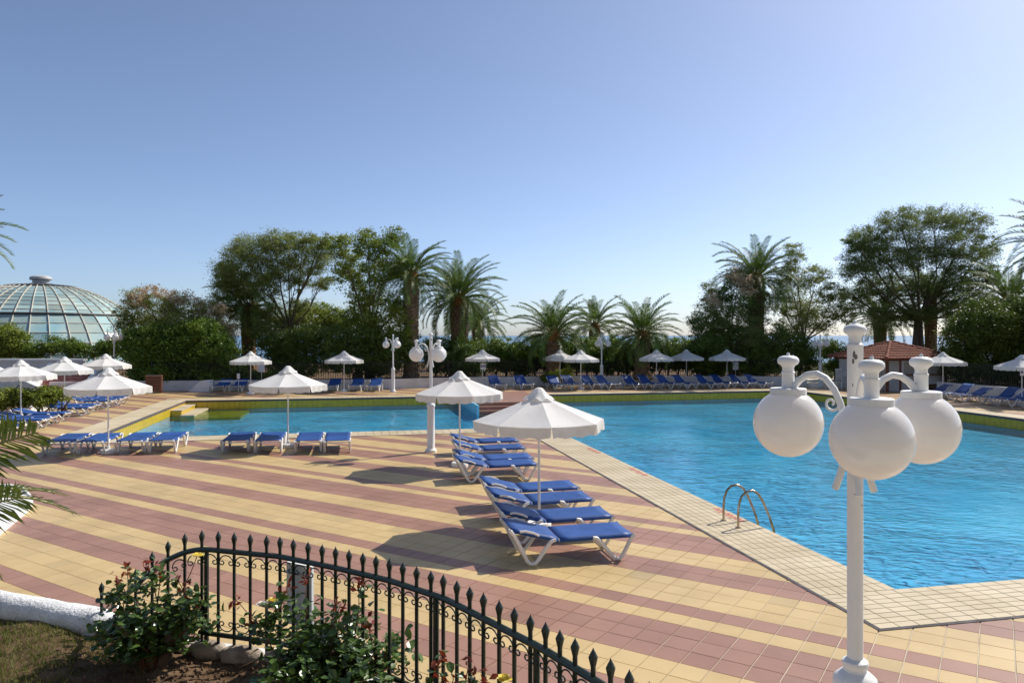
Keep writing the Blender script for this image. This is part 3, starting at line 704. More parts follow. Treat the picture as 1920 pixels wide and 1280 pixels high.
# ------------------------------------------------------------------ sun umbrellas
def make_umbrella():
    t = thing('sun_umbrella', '', 'umbrella', group='white sun umbrellas')
    RAD, ZA, ZR = 1.10, 2.22, 1.80
    MB().lathe([(0.021,0.02),(0.021,2.2),(0.016,2.22),(0.016,2.30)], 12).build('pole', 'pole_white', t, True)
    MB().lathe([(0.20,0),(0.205,0.02),(0.205,0.085),(0.19,0.105),(0.05,0.115),(0.04,0.20),(0.03,0.205)], 24).build('base', 'white_paint', t, True)
    mb = MB(); M_, K_ = 6, 6
    def pt(seg, u, r):                           # u across a panel 0..1, r from apex 0..1
        a0 = 2*math.pi*seg/8; a1 = 2*math.pi*(seg+1)/8
        p = Vector((math.cos(a0),math.sin(a0),0)).lerp(Vector((math.cos(a1),math.sin(a1),0)), u)
        sag = math.sin(math.pi*u)*r
        rad = RAD*r*(1-0.025*sag)
        z = ZA + (ZR-ZA)*(r**0.96) - 0.035*sag*(0.4+0.6*math.sin(math.pi*r))
        return (p.x*rad, p.y*rad, z)
    for sgm in range(8):
        vs = [pt(sgm,u/K_,r/M_) for r in range(1,M_+1) for u in range(K_+1)]
        mb.add(vs + [(0,0,ZA)], [(r*(K_+1)+u,r*(K_+1)+u+1,(r+1)*(K_+1)+u+1,(r+1)*(K_+1)+u) for r in range(M_-1) for u in range(K_)] + [(7*M_ if False else len(vs),u+1,u) for u in range(K_)])
    can = mb.build('canopy', 'canvas', t, True)
    mb = MB(); g = random.Random(5)
    for sgm in range(8):
        vs = []
        for u in range(11):
            b = Vector(pt(sgm, u/10, 1.0)); o = Vector((b.x,b.y,0)).normalized()
            gap = 0.012*(1 if u == 0 else -1 if u == 10 else 0)
            tdir = Vector((-o.y,o.x,0)); w = 0.012*math.sin(u*2.1+sgm) + g.uniform(-.004,.004)
            for k, zz in enumerate((0.003,-0.07,-0.165)): vs.append(b + Vector((0,0,zz+(0.012*math.sin(u*1.7+sgm*2) if k == 2 else 0))) + o*(0.006+w*k*0.8) + tdir*gap*k)
        mb.add(vs, [(u*3+k, u*3+k+1, (u+1)*3+k+1, (u+1)*3+k) for u in range(10) for k in range(2)])
    mb.build('valance', 'canvas_edge', can, 'all')
    mb = MB(); n = 48; prof = [(0.03,2.335),(0.06,2.325),(0.10,2.28),(0.16,2.215),(0.215,2.165),(0.255,2.145)]; vs = []
    for i, (r,z) in enumerate(prof):
        for k in range(n):
            a = 2*math.pi*k/n; wv = (i/5)**2*math.cos(8*a)
            vs.append((r*(1+0.06*wv)*math.cos(a), r*(1+0.06*wv)*math.sin(a), z - 0.028*wv + (0.01*math.sin(3*a) if i > 1 else 0)))
    mb.add(vs, [(i*n+k,(i+1)*n+k,(i+1)*n+(k+1)%n,i*n+(k+1)%n) for i in range(5) for k in range(n)] + [tuple(range(n))])
    mb.build('vent_cap', 'canvas', can, 'all')
    for sgm in range(8):
        a = 2*math.pi*sgm/8; d = Vector((math.cos(a),math.sin(a),0))
        MB().tube([Vector((0,0,ZA-.03))+d*.03, Vector((0,0,ZR-.012))+d*(RAD-.01)], 0.008, 5).build('rib', 'pole_white', t)
    return t
umb = make_umbrella()
UMBS = [(Vector((.45,12.45,0)), 8, 'white umbrella with frayed edge over the four nearest blue loungers'),
    (Vector((-1.28,18.3,0)), 20, 'white umbrella over the second group of loungers, overlapping a lamp post'),
    (at(540,21.4), 4, 'white umbrella between two pairs of flat loungers at the left pool edge'),
    (at(203,20.4), 14, 'white umbrella over the flat loungers at the left, nearest on that side'),
    (at(39,26.6), 30, 'white umbrella at the left picture edge over the left lounger row'),
    (at(121,30.6), 10, 'white umbrella in front of the red staircase'),
    (at(198,35.4), 22, 'white umbrella in front of the dark shrubs, below the left globe lamp'),
    (at(470,41.0), 12, 'leftmost white umbrella of the far side, beside the notice board'),
    (at(645,42.6), 3, 'white umbrella by the far wall with three upright loungers beneath'),
    (at(905,46.0), 17, 'white umbrella with a notice sheet on its pole, below the tall palm'),
    (at(1050,46.8), 9, 'left one of the two overlapping white umbrellas in front of a palm'),
    (at(1089,44.5), 25, 'right one of the two overlapping white umbrellas in front of a palm'),
    (at(1231,46.0), 5, 'white umbrella just right of the palm trunk by the far wall'),
    (at(1287,47.4), 15, 'white umbrella half in shade, second right of the far palm trunk'),
    (at(1363,46.9), 28, 'white umbrella with a loose torn tip at the far right lounger row'),
    (at(1768,39.5), 11, 'shaded white umbrella right of the kiosk'),
    (at(1916,34.0), 0, 'white umbrella cut by the right picture edge')]
for k, (p, rz, lb) in enumerate(UMBS):
    if k == 0: umb.location = p; umb.rotation_euler = (0,0,R(rz)); umb['label'] = lb
    else: copy_tree(umb, p, R(rz), lb)

# ------------------------------------------------------------------ sun loungers
def make_lounger(ang, name='sun_lounger'):
    """Head at x=0, foot at x=1.88."""
    t = thing(name, '', 'sun lounger', group='blue sun loungers')
    HX, HZ = 0.74, 0.335; ca, sa = math.cos(ang), math.sin(ang)
    def back(s, y, dz=0): return (HX - s*ca, y, HZ + s*sa + dz)
    fr = MB()
    for y in (-0.315, 0.315):
        fr.tube([(HX-.02,y,HZ),(1.2,y,HZ-.004),(1.84,y,HZ+.012),(1.87,y,HZ+.008)], 0.021, 8)
    for x in (0.80,1.30,1.84): fr.tube([(x,-.31,HZ-.02),(x,.31,HZ-.02)], 0.014, 6)
    fr.build('seat_frame', 'plastic_white', t, True)
    bf = MB()
    for y in (-0.315, 0.315): bf.tube([back(-.02,y),back(.36,y),back(.70,y),back(.735,y,-.005)], 0.020, 8)
    for s in (0.10,0.70): bf.tube([back(s,-.31),back(s,.31)], 0.014, 6)
    if ang > R(25): 
        for y in (-.27,.27): bf.tube([back(.45,y,-.01),(HX-.45*ca-.02,y,HZ-.02)], 0.012, 6)
    for y in (-.365,.365): bf.tube([back(.30,y,.012),back(.38,y,.034),back(.50,y,.036),back(.58,y,.012)], 0.017, 6)
    bf.build('back_frame', 'plastic_white', t, True)
    mb = MB(); n = 9                              # sling cloth
    def sheet(f, m):
        vs = []
        for i in range(m+1):
            for k in range(n):
                y = (-.345,-.325,-.24,-.12,0,.12,.24,.325,.345)[k]; dz = (0.029 - 0.016*math.sin(math.pi*(k-1)/(n-3))*math.sin(math.pi*min(max(i/m,.08),.92))) if 0 < k < n-1 else -0.016
                vs.append(f(i/m, y, dz))
        nn = len(vs); vs2 = [(x,y,z-0.012) for x,y,z in vs]
        fs = [(i*n+k,(i+1)*n+k,(i+1)*n+k+1,i*n+k+1) for i in range(m) for k in range(n-1)]
        fs2 = [tuple(reversed([q+nn for q in f_])) for f_ in fs]
        rim = [(i*n,nn+i*n,nn+(i+1)*n,(i+1)*n) for i in range(m)] + [((i+1)*n+n-1,nn+(i+1)*n+n-1,nn+i*n+n-1,i*n+n-1) for i in range(m)] + [(k+1,nn+k+1,nn+k,k) for k in range(n-1)] + [(m*n+k,nn+m*n+k,nn+m*n+k+1,m*n+k+1) for k in range(n-1)]
        mb.add(vs+vs2, fs+fs2+rim)
    sheet(lambda u,y,dz: (HX+.015+u*(1.83-HX-.015), y, HZ+dz+0.012*u), 8)
    mb.build('seat_sling', 'sling_blue', t, 'all'); mb = MB()
    sheet(lambda u,y,dz: (back(u*.705,y)[0], y, back(u*.705,y)[2]+dz), 5)
    mb.build('back_sling', 'sling_blue', t, 'all')
    for y in (-.335,.335):
        lx = 0.04 if ang < R(25) else 0.14; lz = back(.70,y)[2] if ang < R(25) else 0.335
        MB().tube([(lx,y,lz),(lx+.07,y,lz-.08),(.285,y,.075),(.325,y,.030),(.365,y,.0235),(.405,y,.030),(.445,y,.075),(.60,y,.29),(.63,y,.325),(.70,y,.343)], [.026,.029,.029,.026,.0235,.026,.029,.029,.031,.022], 8).build('leg', 'plastic_white', t, True)
        MB().tube([(1.24,y,.343),(1.30,y,.325),(1.34,y,.29),(1.53,y,.075),(1.575,y,.030),(1.615,y,.0235),(1.655,y,.030),(1.69,y,.075),(1.82,y,.31),(1.865,y,.362)], [.022,.031,.030,.029,.026,.0235,.026,.029,.031,.036], 8).build('leg', 'plastic_white', t, True)
    return t
flat = make_lounger(R(1)); low = make_lounger(R(14)); high = make_lounger(R(38)); mid = make_lounger(R(26))
used = {}
def lounger(proto, foot, direction, label):
    """foot: middle of the foot end; direction: head to foot, angle in the world."""
    d = Vector((math.cos(direction), math.sin(direction), 0)); p = Vector((foot.x,foot.y,0)) - d*1.88
    if proto.name not in used:
        used[proto.name] = 1; proto.location = p; proto.rotation_euler = (0,0,direction); proto['label'] = label
    else: copy_tree(proto, p, direction, label)
ORD = ['first','second','third','fourth','fifth','sixth','seventh','eighth','ninth','tenth','eleventh','twelfth','thirteenth','fourteenth']
def off(v, a, b): return v + PF(a, b)
# near group under the first umbrella: heads to the left
near = [Vector((1.70,11.05,0)), Vector((1.56,12.12,0)), Vector((1.38,13.35,0)), Vector((1.22,14.35,0))]
for p, lb in zip(near, ['nearest blue lounger, in front of the umbrella pole by the pool ladder','second nearest blue lounger, just in front of the umbrella pole','third nearest blue lounger, just behind the first umbrella pole','fourth nearest blue lounger, at the back of the nearest group']):
    lounger(low, p, PSI, lb)
for p, lb in zip([Vector((.53,16.9,0)),Vector((.46,17.75,0)),Vector((.31,19.3,0)),Vector((.15,20.6,0))], ['front blue lounger of the second group, behind the nearest four','second blue lounger of the second group, before its umbrella pole','third blue lounger of the second group, behind its umbrella pole','rearmost blue lounger of the second group, next to the pool coping']):
    lounger(low, p, PSI, lb)
for px, lb in zip([439,501,577,632], ['leftmost flat lounger of the four around the umbrella at the left pool edge','flat lounger just left of the umbrella base at the left pool edge','flat lounger just right of the umbrella base at the left pool edge','rightmost flat lounger of the four around the umbrella at the left pool edge']):
    v = at(px, 20.15); lounger(flat, v, PSI - math.pi/2, lb)
for px, y_, lb in zip([103,166,240,300], [19.9,19.95,20.1,20.2], ['flat blue lounger partly behind the palm frond at the left','flat blue lounger left of the pole of the left umbrella','flat blue lounger right of the pole of the left umbrella','rightmost flat lounger under the left umbrella, by the yellow pool corner']):
    lounger(flat, at(px, y_), PSI - math.pi/2, lb)
for k, b in enumerate([26.4,28.4,29.3,30.6,32.9,34.0,36.0,37.0,38.0]):
    lounger(low, PF(-10.25 + 0.05*math.sin(k*2), b), PSI + R(rng.uniform(-2,2)), ORD[k] + ' lounger from the front in the left row along the hedge')
FAR = [(416,43.2,86,0),(448,43.2,86,0),(625,43.4,87,0),(669,43.4,87,0),(703,43.4,88,0),(931,44.6,70,1),(981,44.8,70,1),(1043,44.6,70,1),(1072,44.8,66,1),(1108,45.0,62,1),(1137,45.0,58,1),(1188,45.0,60,1),(1218,45.3,58,1),
       (1252,45.4,58,1),(1283,45.4,58,1),(1326,45.6,57,1),(1355,46.0,57,1),(1389,46.0,55,1),(1420,46.0,55,1)]
for k, (px, Y, an, hi) in enumerate(FAR):
    c = at(px, Y); d = -R(an); ft = c + Vector((math.cos(d),math.sin(d),0))*0.9
    lb = ['left one of the two loungers by the small sign at the far left','right one of the two loungers by the small sign at the far left','left one of the three loungers facing the pool by the far wall','middle one of the three loungers facing the pool by the far wall','right one of the three loungers facing the pool, next to a lamp post'][k] if k < 5 else ORD[k-5] + ' lounger from the left in the far row right of the red platform'
    lounger(mid if k < 5 else high, ft, d, lb)
for k, b in enumerate([33.4,31.9,30.9,29.3,28.3,27.1,25.9]):
    lounger(high if k % 2 else mid, PF(28.5+0.1*(k%2), b), PSI + math.pi + R(rng.uniform(-6,6)), ORD[k] + ' lounger from the kiosk in the shaded row at the right')

# ------------------------------------------------------------------ palms
def frond_mesh(name, L, arch, seed, n=34, leaf=0.42, width=0.030, mats=('palm_leaf','rachis'), vee=0.5):
    """Feather leaf along +x, rising then arching over; leaflets both sides."""
    g = random.Random(seed); mb = MB(); P = []
    m = 14; x = z = 0.0; el = 0.0
    for i in range(m+1):
        P.append(Vector((x,0,z))); el = -arch*(i/m)**1.25; x += L/m*math.cos(el); z += L/m*math.sin(el)
    mb.cur = 1; mb.tube(P, [0.030*(1-i/m)+0.005 for i in range(m+1)], 4, False)
    mb.cur = 0
    for s in (-1,1):
        for k in range(n):
            t = 0.14 + 0.86*(k+g.uniform(-.3,.3))/n; t = min(.995,t); f = t*m; i = min(int(f),m-1); p = P[i].lerp(P[i+1], f-i); tg = (P[i+1]-P[i]).normalized()
            nrm = Vector((-tg.z,0,tg.x)); ln = leaf*(0.35+0.65*math.sin(math.pi*min(1,(t*0.86+0.10))))*g.uniform(.85,1.1)
            fw = 0.55+0.5*t; d = (tg*fw + Vector((0,s*1.0,0)) + nrm*(vee+g.uniform(-.2,.2))).normalized()
            q = p + d*ln*0.55; e = p + d*ln + Vector((0,0,-ln*0.16*g.uniform(.3,1.5)))
            w = tg*width*0.5*g.uniform(.8,1.2)
            mb.add([p-w*.5, p+w*.5, q+w, q-w, e], [(0,1,2,3),(3,2,4)])
    return mb.mesh(name, list(mats))
FRONDS = [frond_mesh('frond', 3.15, a, 30+k, n=48, leaf=0.50, width=0.05, vee=0.42) for k, a in enumerate((1.25,1.6,1.9,1.0))]
def palm(label, base, h, tr, n=58, scale=1.0, boots=True, seed=1, trunk=True, tilt=(0,0), lo=-0.30):
    g = random.Random(seed); t = thing('palm_tree', label, 'palm tree', base, 0, 'date palms')
    mb = MB(); m = int(h/0.13)+2; n_ = 14; vs = []
    for i in range(m+1):
        z = -0.05 + (h+0.05)*i/m; fl = 1.0 + 0.35*max(0,1-z/0.5) + (0.12*max(0,(z-h*.6)/(h*.4)) if boots else 0)
        for k in range(n_):
            a = 2*math.pi*(k+0.5*(i%2))/n_; r = tr*fl*(1 + (0.075 if (i+k)%2 else -0.05) + g.uniform(-.025,.025))
            vs.append((r*math.cos(a), r*math.sin(a), z))
    mb.add(vs, [(i*n_+k,i*n_+(k+1)%n_,(i+1)*n_+(k+1)%n_,(i+1)*n_+k) for i in range(m) for k in range(n_)] + [tuple(range(m*n_,(m+1)*n_))])
    mb.build('trunk', 'palm_bark', t)
    bo = MB(); hb = 0.75*scale
    for k in range(70):                         # cut leaf bases under the crown
        a = g.uniform(0,6.28); zz = h - 0.15 + hb*g.random(); r0 = tr*(1.05-0.45*(zz-h)/hb); d = Vector((math.cos(a),math.sin(a),0))
        p = d*r0*0.7 + Vector((0,0,zz-.1)); e = d*(r0+0.13*scale) + Vector((0,0,zz+.16*scale)); s = Vector((-d.y,d.x,0))*0.05*scale
        bo.add([p-s,p+s,e+s*.6,e-s*.6,p+Vector((0,0,.09))],[(0,1,2,3),(4,3,2),(0,3,4),(1,4,2)])
    bo.lathe([(tr*1.0,h-.15),(tr*1.08,h+.2*scale),(tr*.75,h+.6*scale),(tr*.3,h+.85*scale)], 12); bo.build('leaf_bases', 'palm_boot', t)
    for k in range(n):
        u = (k+.5)/n; el = R(78)*(1-u)**1.0 + lo*u; az = k*2.39996 + g.uniform(-.25,.25)
        me = FRONDS[3 if u < .22 else (0 if u < .5 else (1 if u < .8 else 2))] if g.random() < .8 else g.choice(FRONDS)
        o = link('frond', me, t, (tr*.45*math.cos(az), tr*.45*math.sin(az), h + hb*(0.95-0.55*u)))
        sc = scale*g.uniform(.86,1.08); o.scale = (sc,sc,sc); o.rotation_euler = (g.uniform(-.25,.25), -el+g.uniform(-.1,.1), az)
    return t
BZ = 0.40
def P_(px, Y, z=BZ): return at(px, Y, z)
def zat(py, Y): return EYE - (py-HOR)*Y/F_PX
palm('tall thick palm at the centre, the highest of the middle palms', P_(861,50.5), zat(575,50.5)-BZ, 0.55, 64, 1.08, seed=2)
palm('small palm just behind the tall central palm, to its right', P_(896,62), zat(618,62)-BZ, 0.42, 46, 0.98, seed=3)
palm('palm with its trunk rising behind the two overlapping umbrellas', P_(1037,48.3,.42), zat(640,48.3)-BZ, 0.45, 60, 0.98, seed=4)
palm('slim palm further back between the two front palms', P_(1115,59), zat(622,59)-BZ, 0.38, 46, 0.92, seed=5)
palm('palm right of the far lamp post with its full trunk in view', P_(1204,48.5,.42), zat(640,48.5)-BZ, 0.48, 60, 0.92, seed=6)
palm('palm left of the tall central palm, half behind a leafy tree', P_(771,47.5,.42), zat(530,47.5)-BZ, 0.45, 56, 0.95, seed=7)
palm('palm with a bare dark trunk behind the left tamarisk', P_(466,50), zat(590,50)-BZ, 0.45, 40, 0.95, seed=8)
palm('palm rising out of the flowering tamarisk at the right', P_(1418,50), zat(535,50)-BZ, 0.48, 54, 1.05, seed=9)
palm('low palm behind the lamp globe, left of the kiosk roof', P_(1650,56), zat(610,56)-BZ, 0.42, 44, 0.95, seed=10)
palm('palm under the big tree right of the kiosk roof', P_(1745,55), zat(575,55)-BZ, 0.40, 44, 1.0, seed=11)
palm('palm with arching fronds over the dark hedge at the right edge', P_(1893,47,.40), zat(580,47)-BZ, 0.42, 50, 1.0, seed=12)
palm('tall palm cut off by the right picture edge', P_(1985,40,.40), zat(480,40)-BZ, 0.42, 50, 1.0, seed=13)
palm('tall palm beyond the left edge with two fronds reaching in', Vector((-24.6,32,-.05)), zat(480,32), 0.42, 50, 1.0, seed=14)

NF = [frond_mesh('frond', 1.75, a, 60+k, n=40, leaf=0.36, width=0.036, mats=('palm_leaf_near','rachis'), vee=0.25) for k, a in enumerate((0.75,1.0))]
yp = thing('young_palm', 'young palm at the left edge, its feather fronds reaching into view', 'palm tree', (-6.25,7.55,-0.05))
MB().lathe([(0.16,0),(0.20,0.3),(0.17,1.2),(0.12,1.45)], 12).build('trunk', 'palm_bark', yp)
def near_frond(bpx, bpy, tpx, tpy, Y0, Y1, me, roll):
    b = at(bpx, Y0, py=bpy); tp = at(tpx, Y1, py=tpy); d = tp-b
    o = link('frond', me, yp, b - Vector((-6.25,7.55,-0.05))); sc = d.length/1.70; o.scale = (sc,sc,sc)
    el = math.asin(d.z/d.length); o.rotation_euler = (roll, -el-0.14, math.atan2(d.y,d.x)); return o
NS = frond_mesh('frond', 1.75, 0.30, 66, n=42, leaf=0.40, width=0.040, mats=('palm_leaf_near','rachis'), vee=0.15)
near_frond(-255, 925, 105, 838, 7.5, 7.3, NS, -1.05); near_frond(-255, 1018, 78, 957, 7.4, 7.1, NS, -1.1); near_frond(-240, 1010, 12, 1076, 7.3, 6.8, NS, -0.9)
for k in range(16):
    az = R(60)+k*R(300)/16; o = link('frond', NF[k%2], yp, (0,0,1.4)); o.rotation_euler = (0, -R(15+50*((k*7)%5)/5), az if not -0.6 < az-6.28 < 0.5 else az+1.2)

# ------------------------------------------------------------------ trees, shrubs, hedges
def foliage(name, blobs, per, length, width, matname, parent, base, seed, shell=0.55, droop=0.1, clump=0.11):
    """Leaves in small clumps through each blob (cx, cy, cz, rx, ry, rz), denser toward the outside."""
    g = np.random.default_rng(seed); Cs = []
    for (cx,cy,cz,rx,ry,rz) in blobs:
        n = max(80, int(12*per*(rx*rz))); nc = max(10, int(n/70))
        d = g.normal(size=(nc,3)); d /= np.linalg.norm(d,axis=1)[:,None]
        rad = np.where(g.uniform(0,1,nc) < shell, g.uniform(.72,1.12,nc), g.uniform(0,1,nc)**.5*.85)
        cc = d*rad[:,None]*np.array([rx,ry,rz]) + np.array([cx,cy,cz])
        sz = g.uniform(.45,1.4,nc)*(0.10 + clump*math.sqrt(max(rx*rz,.05)))
        idx = g.integers(0,nc,n); Cs.append(cc[idx] + g.normal(size=(n,3))*sz[idx][:,None]*np.array([1,1,.6]))
    C = np.concatenate(Cs); V, Fq = leaf_quads(C, length, width, droop, rs=g)
    V = V - np.array(base)[None]
    return link(name, raw_mesh(name, V, Fq, matname), parent)
def tree(name, label, cat, base, fork_px, blobs_px, Y, per=230, leaf=(.17,.055), matname='tamarisk', trunk_r=.16, seed=1, depth=0.75, blossom=None, stems=1, group=None, twigs=7, shell=.5):
    g = random.Random(seed); t = thing(name, label, cat, base, 0, group); B = Vector(base)
    W = []
    for (px,py,rx,ry) in blobs_px:
        yy = Y + g.uniform(-1,1)*depth*rx*Y/F_PX; c = at(px, yy, py=py); k = yy/F_PX; W.append((c.x,c.y,c.z,rx*k,max(rx,ry)*k*0.9,ry*k))
    fk = at(fork_px[0], Y, py=fork_px[1]) - B
    tr = MB()
    for s_ in range(stems):
        o = Vector((g.uniform(-.3,.3),g.uniform(-.3,.3),0))*(stems > 1)
        tr.tube([Vector((0,0,-.06))+o*1.2, fk*.5+o+Vector((g.uniform(-.08,.08),0,0)), fk+o*.6], [trunk_r*1.25,trunk_r,trunk_r*.8], 8)
    for (cx,cy,cz,rx,ry,rz) in W:
        c = Vector((cx,cy,cz)) - B; d = c-fk; md = fk + d*.5 + Vector((g.uniform(-.1,.1)*d.length, g.uniform(-.1,.1)*d.length, -.06*d.length if d.z > 0 else .1*d.length))
        r0 = trunk_r*.55; tr.tube([fk, fk.lerp(md,.5)+Vector((0,0,.02)), md, c], [r0,r0*.75,r0*.5,r0*.25], 6)
        for k in range(twigs):
            e = c + Vector((g.uniform(-1,1)*rx, g.uniform(-1,1)*ry, g.uniform(-.5,1)*rz))*.9; st = md.lerp(c, g.uniform(.1,1))
            tr.tube([st, st.lerp(e,.5)+Vector((0,0,.04)), e], [r0*.24,r0*.16,.006], 4, False)
    tr.build('trunk', 'bark', t, 'all')
    foliage('crown', W, per, leaf[0], leaf[1], matname, t, B, seed+100, shell)
    if blossom:
        wb = []
        for (px,py,rx,ry) in blossom:
            c = at(px, Y-0.9, py=py); k = Y/F_PX; wb.append((c.x,c.y,c.z,rx*k,rx*k*.8,ry*k))
        foliage('blossom', wb, 200, .13, .06, 'blossom', t, B, seed+300, .5)
    return t
T1 = [(440,500,42,46),(472,470,42,30),(515,452,34,22),(568,452,34,22),(598,485,28,34),(540,492,46,38),(435,548,36,30),(490,530,42,34),(420,520,20,26),(600,530,22,16),(555,530,24,16),(610,458,14,18),(455,585,34,24),(505,590,36,24),(420,575,20,20),(480,612,40,22),(560,575,26,18)]
tree('tamarisk_tree', 'broad feathery olive tamarisk left of centre with forked bare limbs', 'tree', P_(545,49.5), (543,620), T1, 49.5, 380, (.20,.035), 'tamarisk', .17, 41, stems=3)
T2 = [(636,462,22,26),(690,458,32,28),(738,448,24,20),(722,500,40,36),(655,508,32,38),(690,552,36,34),(668,598,36,34),(742,585,26,36),(764,560,14,26),(752,622,28,28),(700,610,30,30),(770,640,18,22)]
tree('leafy_tree', 'light green airy tree beside the palm left of centre', 'tree', P_(700,48), (690,640), T2, 48, 290, (.16,.065), 'bright_leaf', .15, 42, stems=2)
tree('leafy_tree', 'low yellow green tree seen between the two tall left trees', 'tree', P_(590,56), (590,640), [(575,590,36,22),(615,592,30,24),(545,605,26,22),(640,612,22,20),(590,618,40,18)], 56, 320, (.17,.07), 'bright_leaf', .12, 43)
T3 = [(268,560,34,20),(325,572,40,24),(300,600,52,30),(388,592,34,34),(238,588,20,24),(405,632,32,28),(350,612,46,28),(245,622,26,24)]
tree('flowering_tamarisk', 'tamarisk with beige blossom in front of the glass dome', 'tree', at(330,47.5,BZ), (330,650), T3, 47.5, 330, (.18,.04), 'tamarisk', .14, 44, blossom=[(285,548,34,12),(262,560,20,14),(335,560,24,12),(400,590,24,26),(425,622,14,22),(375,575,20,14)], stems=2)
tree('ivy_shrub', 'big dense dark green shrub spilling over the wall at the left', 'shrub', at(345,45.6,BZ), (345,690), [(290,668,50,40),(350,660,58,48),(410,672,36,44),(258,650,24,32),(310,700,56,24),(398,700,42,24),(370,622,40,22),(295,632,40,24),(440,700,18,26)], 45.6, 620, (.15,.085), 'hedge_leaf', .10, 45, depth=.4, shell=.75)
tree('dark_shrub', 'dark shrub under the feathery tree left of centre', 'shrub', P_(545,47.5), (545,690), [(510,640,34,30),(550,652,36,36),(590,640,36,34),(525,680,36,24),(575,684,40,20)], 47.5, 420, (.17,.06), 'dark_leaf', .12, 46, depth=.5)
tree('dark_shrub', 'dark shrub mass under the light green tree', 'shrub', P_(675,47), (675,695), [(640,650,40,38),(690,655,42,40),(730,660,30,34),(650,684,40,18),(715,686,36,18),(765,668,20,30)], 47, 420, (.16,.07), 'dark_leaf', .14, 47, depth=.5, stems=3)
HB = []
g_ = random.Random(9)
for k in range(20):
    px = 808 + k*27; top = 640 + g_.uniform(-7,5); HB.append((px, top+24, 24, 27))
    HB.append((px+13, top+38, 22, 22))
def hedge(label, lst, Y, per, seed, leafm='hedge_leaf', stem_px=None, name='hedge', lf=(.14,.075), zb=BZ):
    t = thing(name, label, 'hedge', at(lst[0][0], Y, zb)); B = t.location.copy(); W = []
    g = random.Random(seed)
    for (px,py,rx,ry) in lst:
        yy = Y + g.uniform(-.5,.5); c = at(px,yy,py=py); k = yy/F_PX; W.append((c.x,c.y,c.z,rx*k,rx*k*1.1,ry*k))
    for px in (stem_px or []):
        p = at(px,Y,zb) - B; tp = at(px+g.uniform(-14,14),Y,py=lst[0][1]+8) - B; mb = MB()
        mb.tube([p+Vector((0,0,-.06)), p.lerp(tp,.5)+Vector((g.uniform(-.25,.25),0,0)), tp], [.075,.055,.04], 6)
        for q in range(3):
            s_ = p.lerp(tp, g.uniform(.15,.7)); mb.tube([s_, s_+Vector((g.uniform(-.5,.5),g.uniform(-.3,.3),.45)), s_+Vector((g.uniform(-.9,.9),g.uniform(-.4,.4),.95))], [.035,.025,.015], 5)
        mb.build('stem', 'bark', t, 'all')
    foliage('foliage', W, per, lf[0], lf[1], leafm, t, B, seed+5, .8)
    return t
hedge('long green hedge on bare stems behind the far wall and palms', HB, 50.6, 420, 51, stem_px=list(range(815,1330,19)))
hedge('bright leafy hedge along the low wall at the left edge', [(-25+k*15, 750-k*1.3+(k%2)*4, 13, 17) for k in range(10)], 29.5, 900, 52, 'bright_leaf', [0,40,80,110], lf=(.10,.07), zb=0.0)
hedge('low bright green hedge behind the far left loungers', [(430+k*13, 704+(k%3)*3, 12, 11) for k in range(9)], 45.6, 600, 53, 'bright_leaf', [440,480,520], lf=(.11,.07))
tree('bright_bush', 'round bright green bush at the left edge before the dome', 'shrub', at(12,52,BZ), (12,668), [(5,632,26,26),(30,640,20,24),(-15,640,24,28),(10,660,34,16)], 52, 520, (.15,.08), 'bright_leaf', .08, 54, depth=.4)
tree('dome_shrub', 'row of green shrubs along the foot of the dome', 'shrub', at(120,52,BZ), (120,672), [(70,656,20,16),(100,650,22,16),(135,652,22,18),(165,660,20,14),(195,656,18,16),(50,664,18,14),(220,650,20,20)], 52, 520, (.15,.07), 'hedge_leaf', .06, 55, depth=.4)
T5 = [(1340,560,30,30),(1385,525,30,24),(1325,600,28,30),(1370,585,40,36),(1420,575,30,34),(1350,625,40,30),(1305,612,16,20),(1410,620,34,30)]
tree('flowering_tamarisk', 'grey green tamarisk with beige blossom right of the far umbrellas', 'tree', P_(1370,49), (1372,655), T5, 49, 330, (.18,.04), 'tamarisk_dark', .14, 56, blossom=[(1385,518,28,14),(1398,540,20,14),(1340,560,18,12)], stems=2)
T6 = [(1488,478,18,26),(1478,520,28,30),(1530,525,30,28),(1560,560,28,34),(1500,570,38,32),(1462,560,22,30),(1540,600,34,28),(1490,612,34,26),(1585,590,18,24)]
tree('tamarisk_tree', 'slender airy tamarisk between the flowering one and the kiosk', 'tree', P_(1510,51), (1508,640), T6, 51, 270, (.19,.038), 'tamarisk', .13, 57, stems=2)
T7 = [(1632,452,40,30),(1690,420,44,28),(1752,412,44,24),(1812,420,38,28),(1600,500,30,36),(1660,490,46,38),(1725,470,48,36),(1795,475,48,40),(1845,470,24,36),(1640,545,40,28),(1705,535,44,30),(1775,535,46,28),(1835,530,30,30),(1602,455,22,20),(1600,560,26,26),(1665,590,40,24),(1790,585,44,26),(1840,575,26,28),(1720,590,36,20),(1860,520,16,24)]
tree('tamarisk_tree', 'largest tamarisk, a wide dark crown above the kiosk', 'tree', P_(1728,53), (1725,600), T7, 53, 340, (.20,.038), 'tamarisk_dark', .20, 58, stems=3)
tree('dark_shrub', 'dark shrub behind the far loungers right of the palms', 'shrub', P_(1380,48.8), (1380,690), [(1330,655,34,34),(1375,660,40,40),(1425,660,36,38),(1300,668,22,24),(1350,690,50,14),(1420,690,40,14)], 48.8, 430, (.16,.07), 'dark_leaf', .13, 59, depth=.5, stems=3)
tree('dark_shrub', 'dark shrub below the slender tamarisk left of the gap', 'shrub', P_(1485,49.6), (1485,690), [(1465,650,26,34),(1500,656,26,32),(1480,685,32,18),(1520,680,14,18)], 49.6, 430, (.16,.07), 'dark_leaf', .11, 60, depth=.5, stems=2)
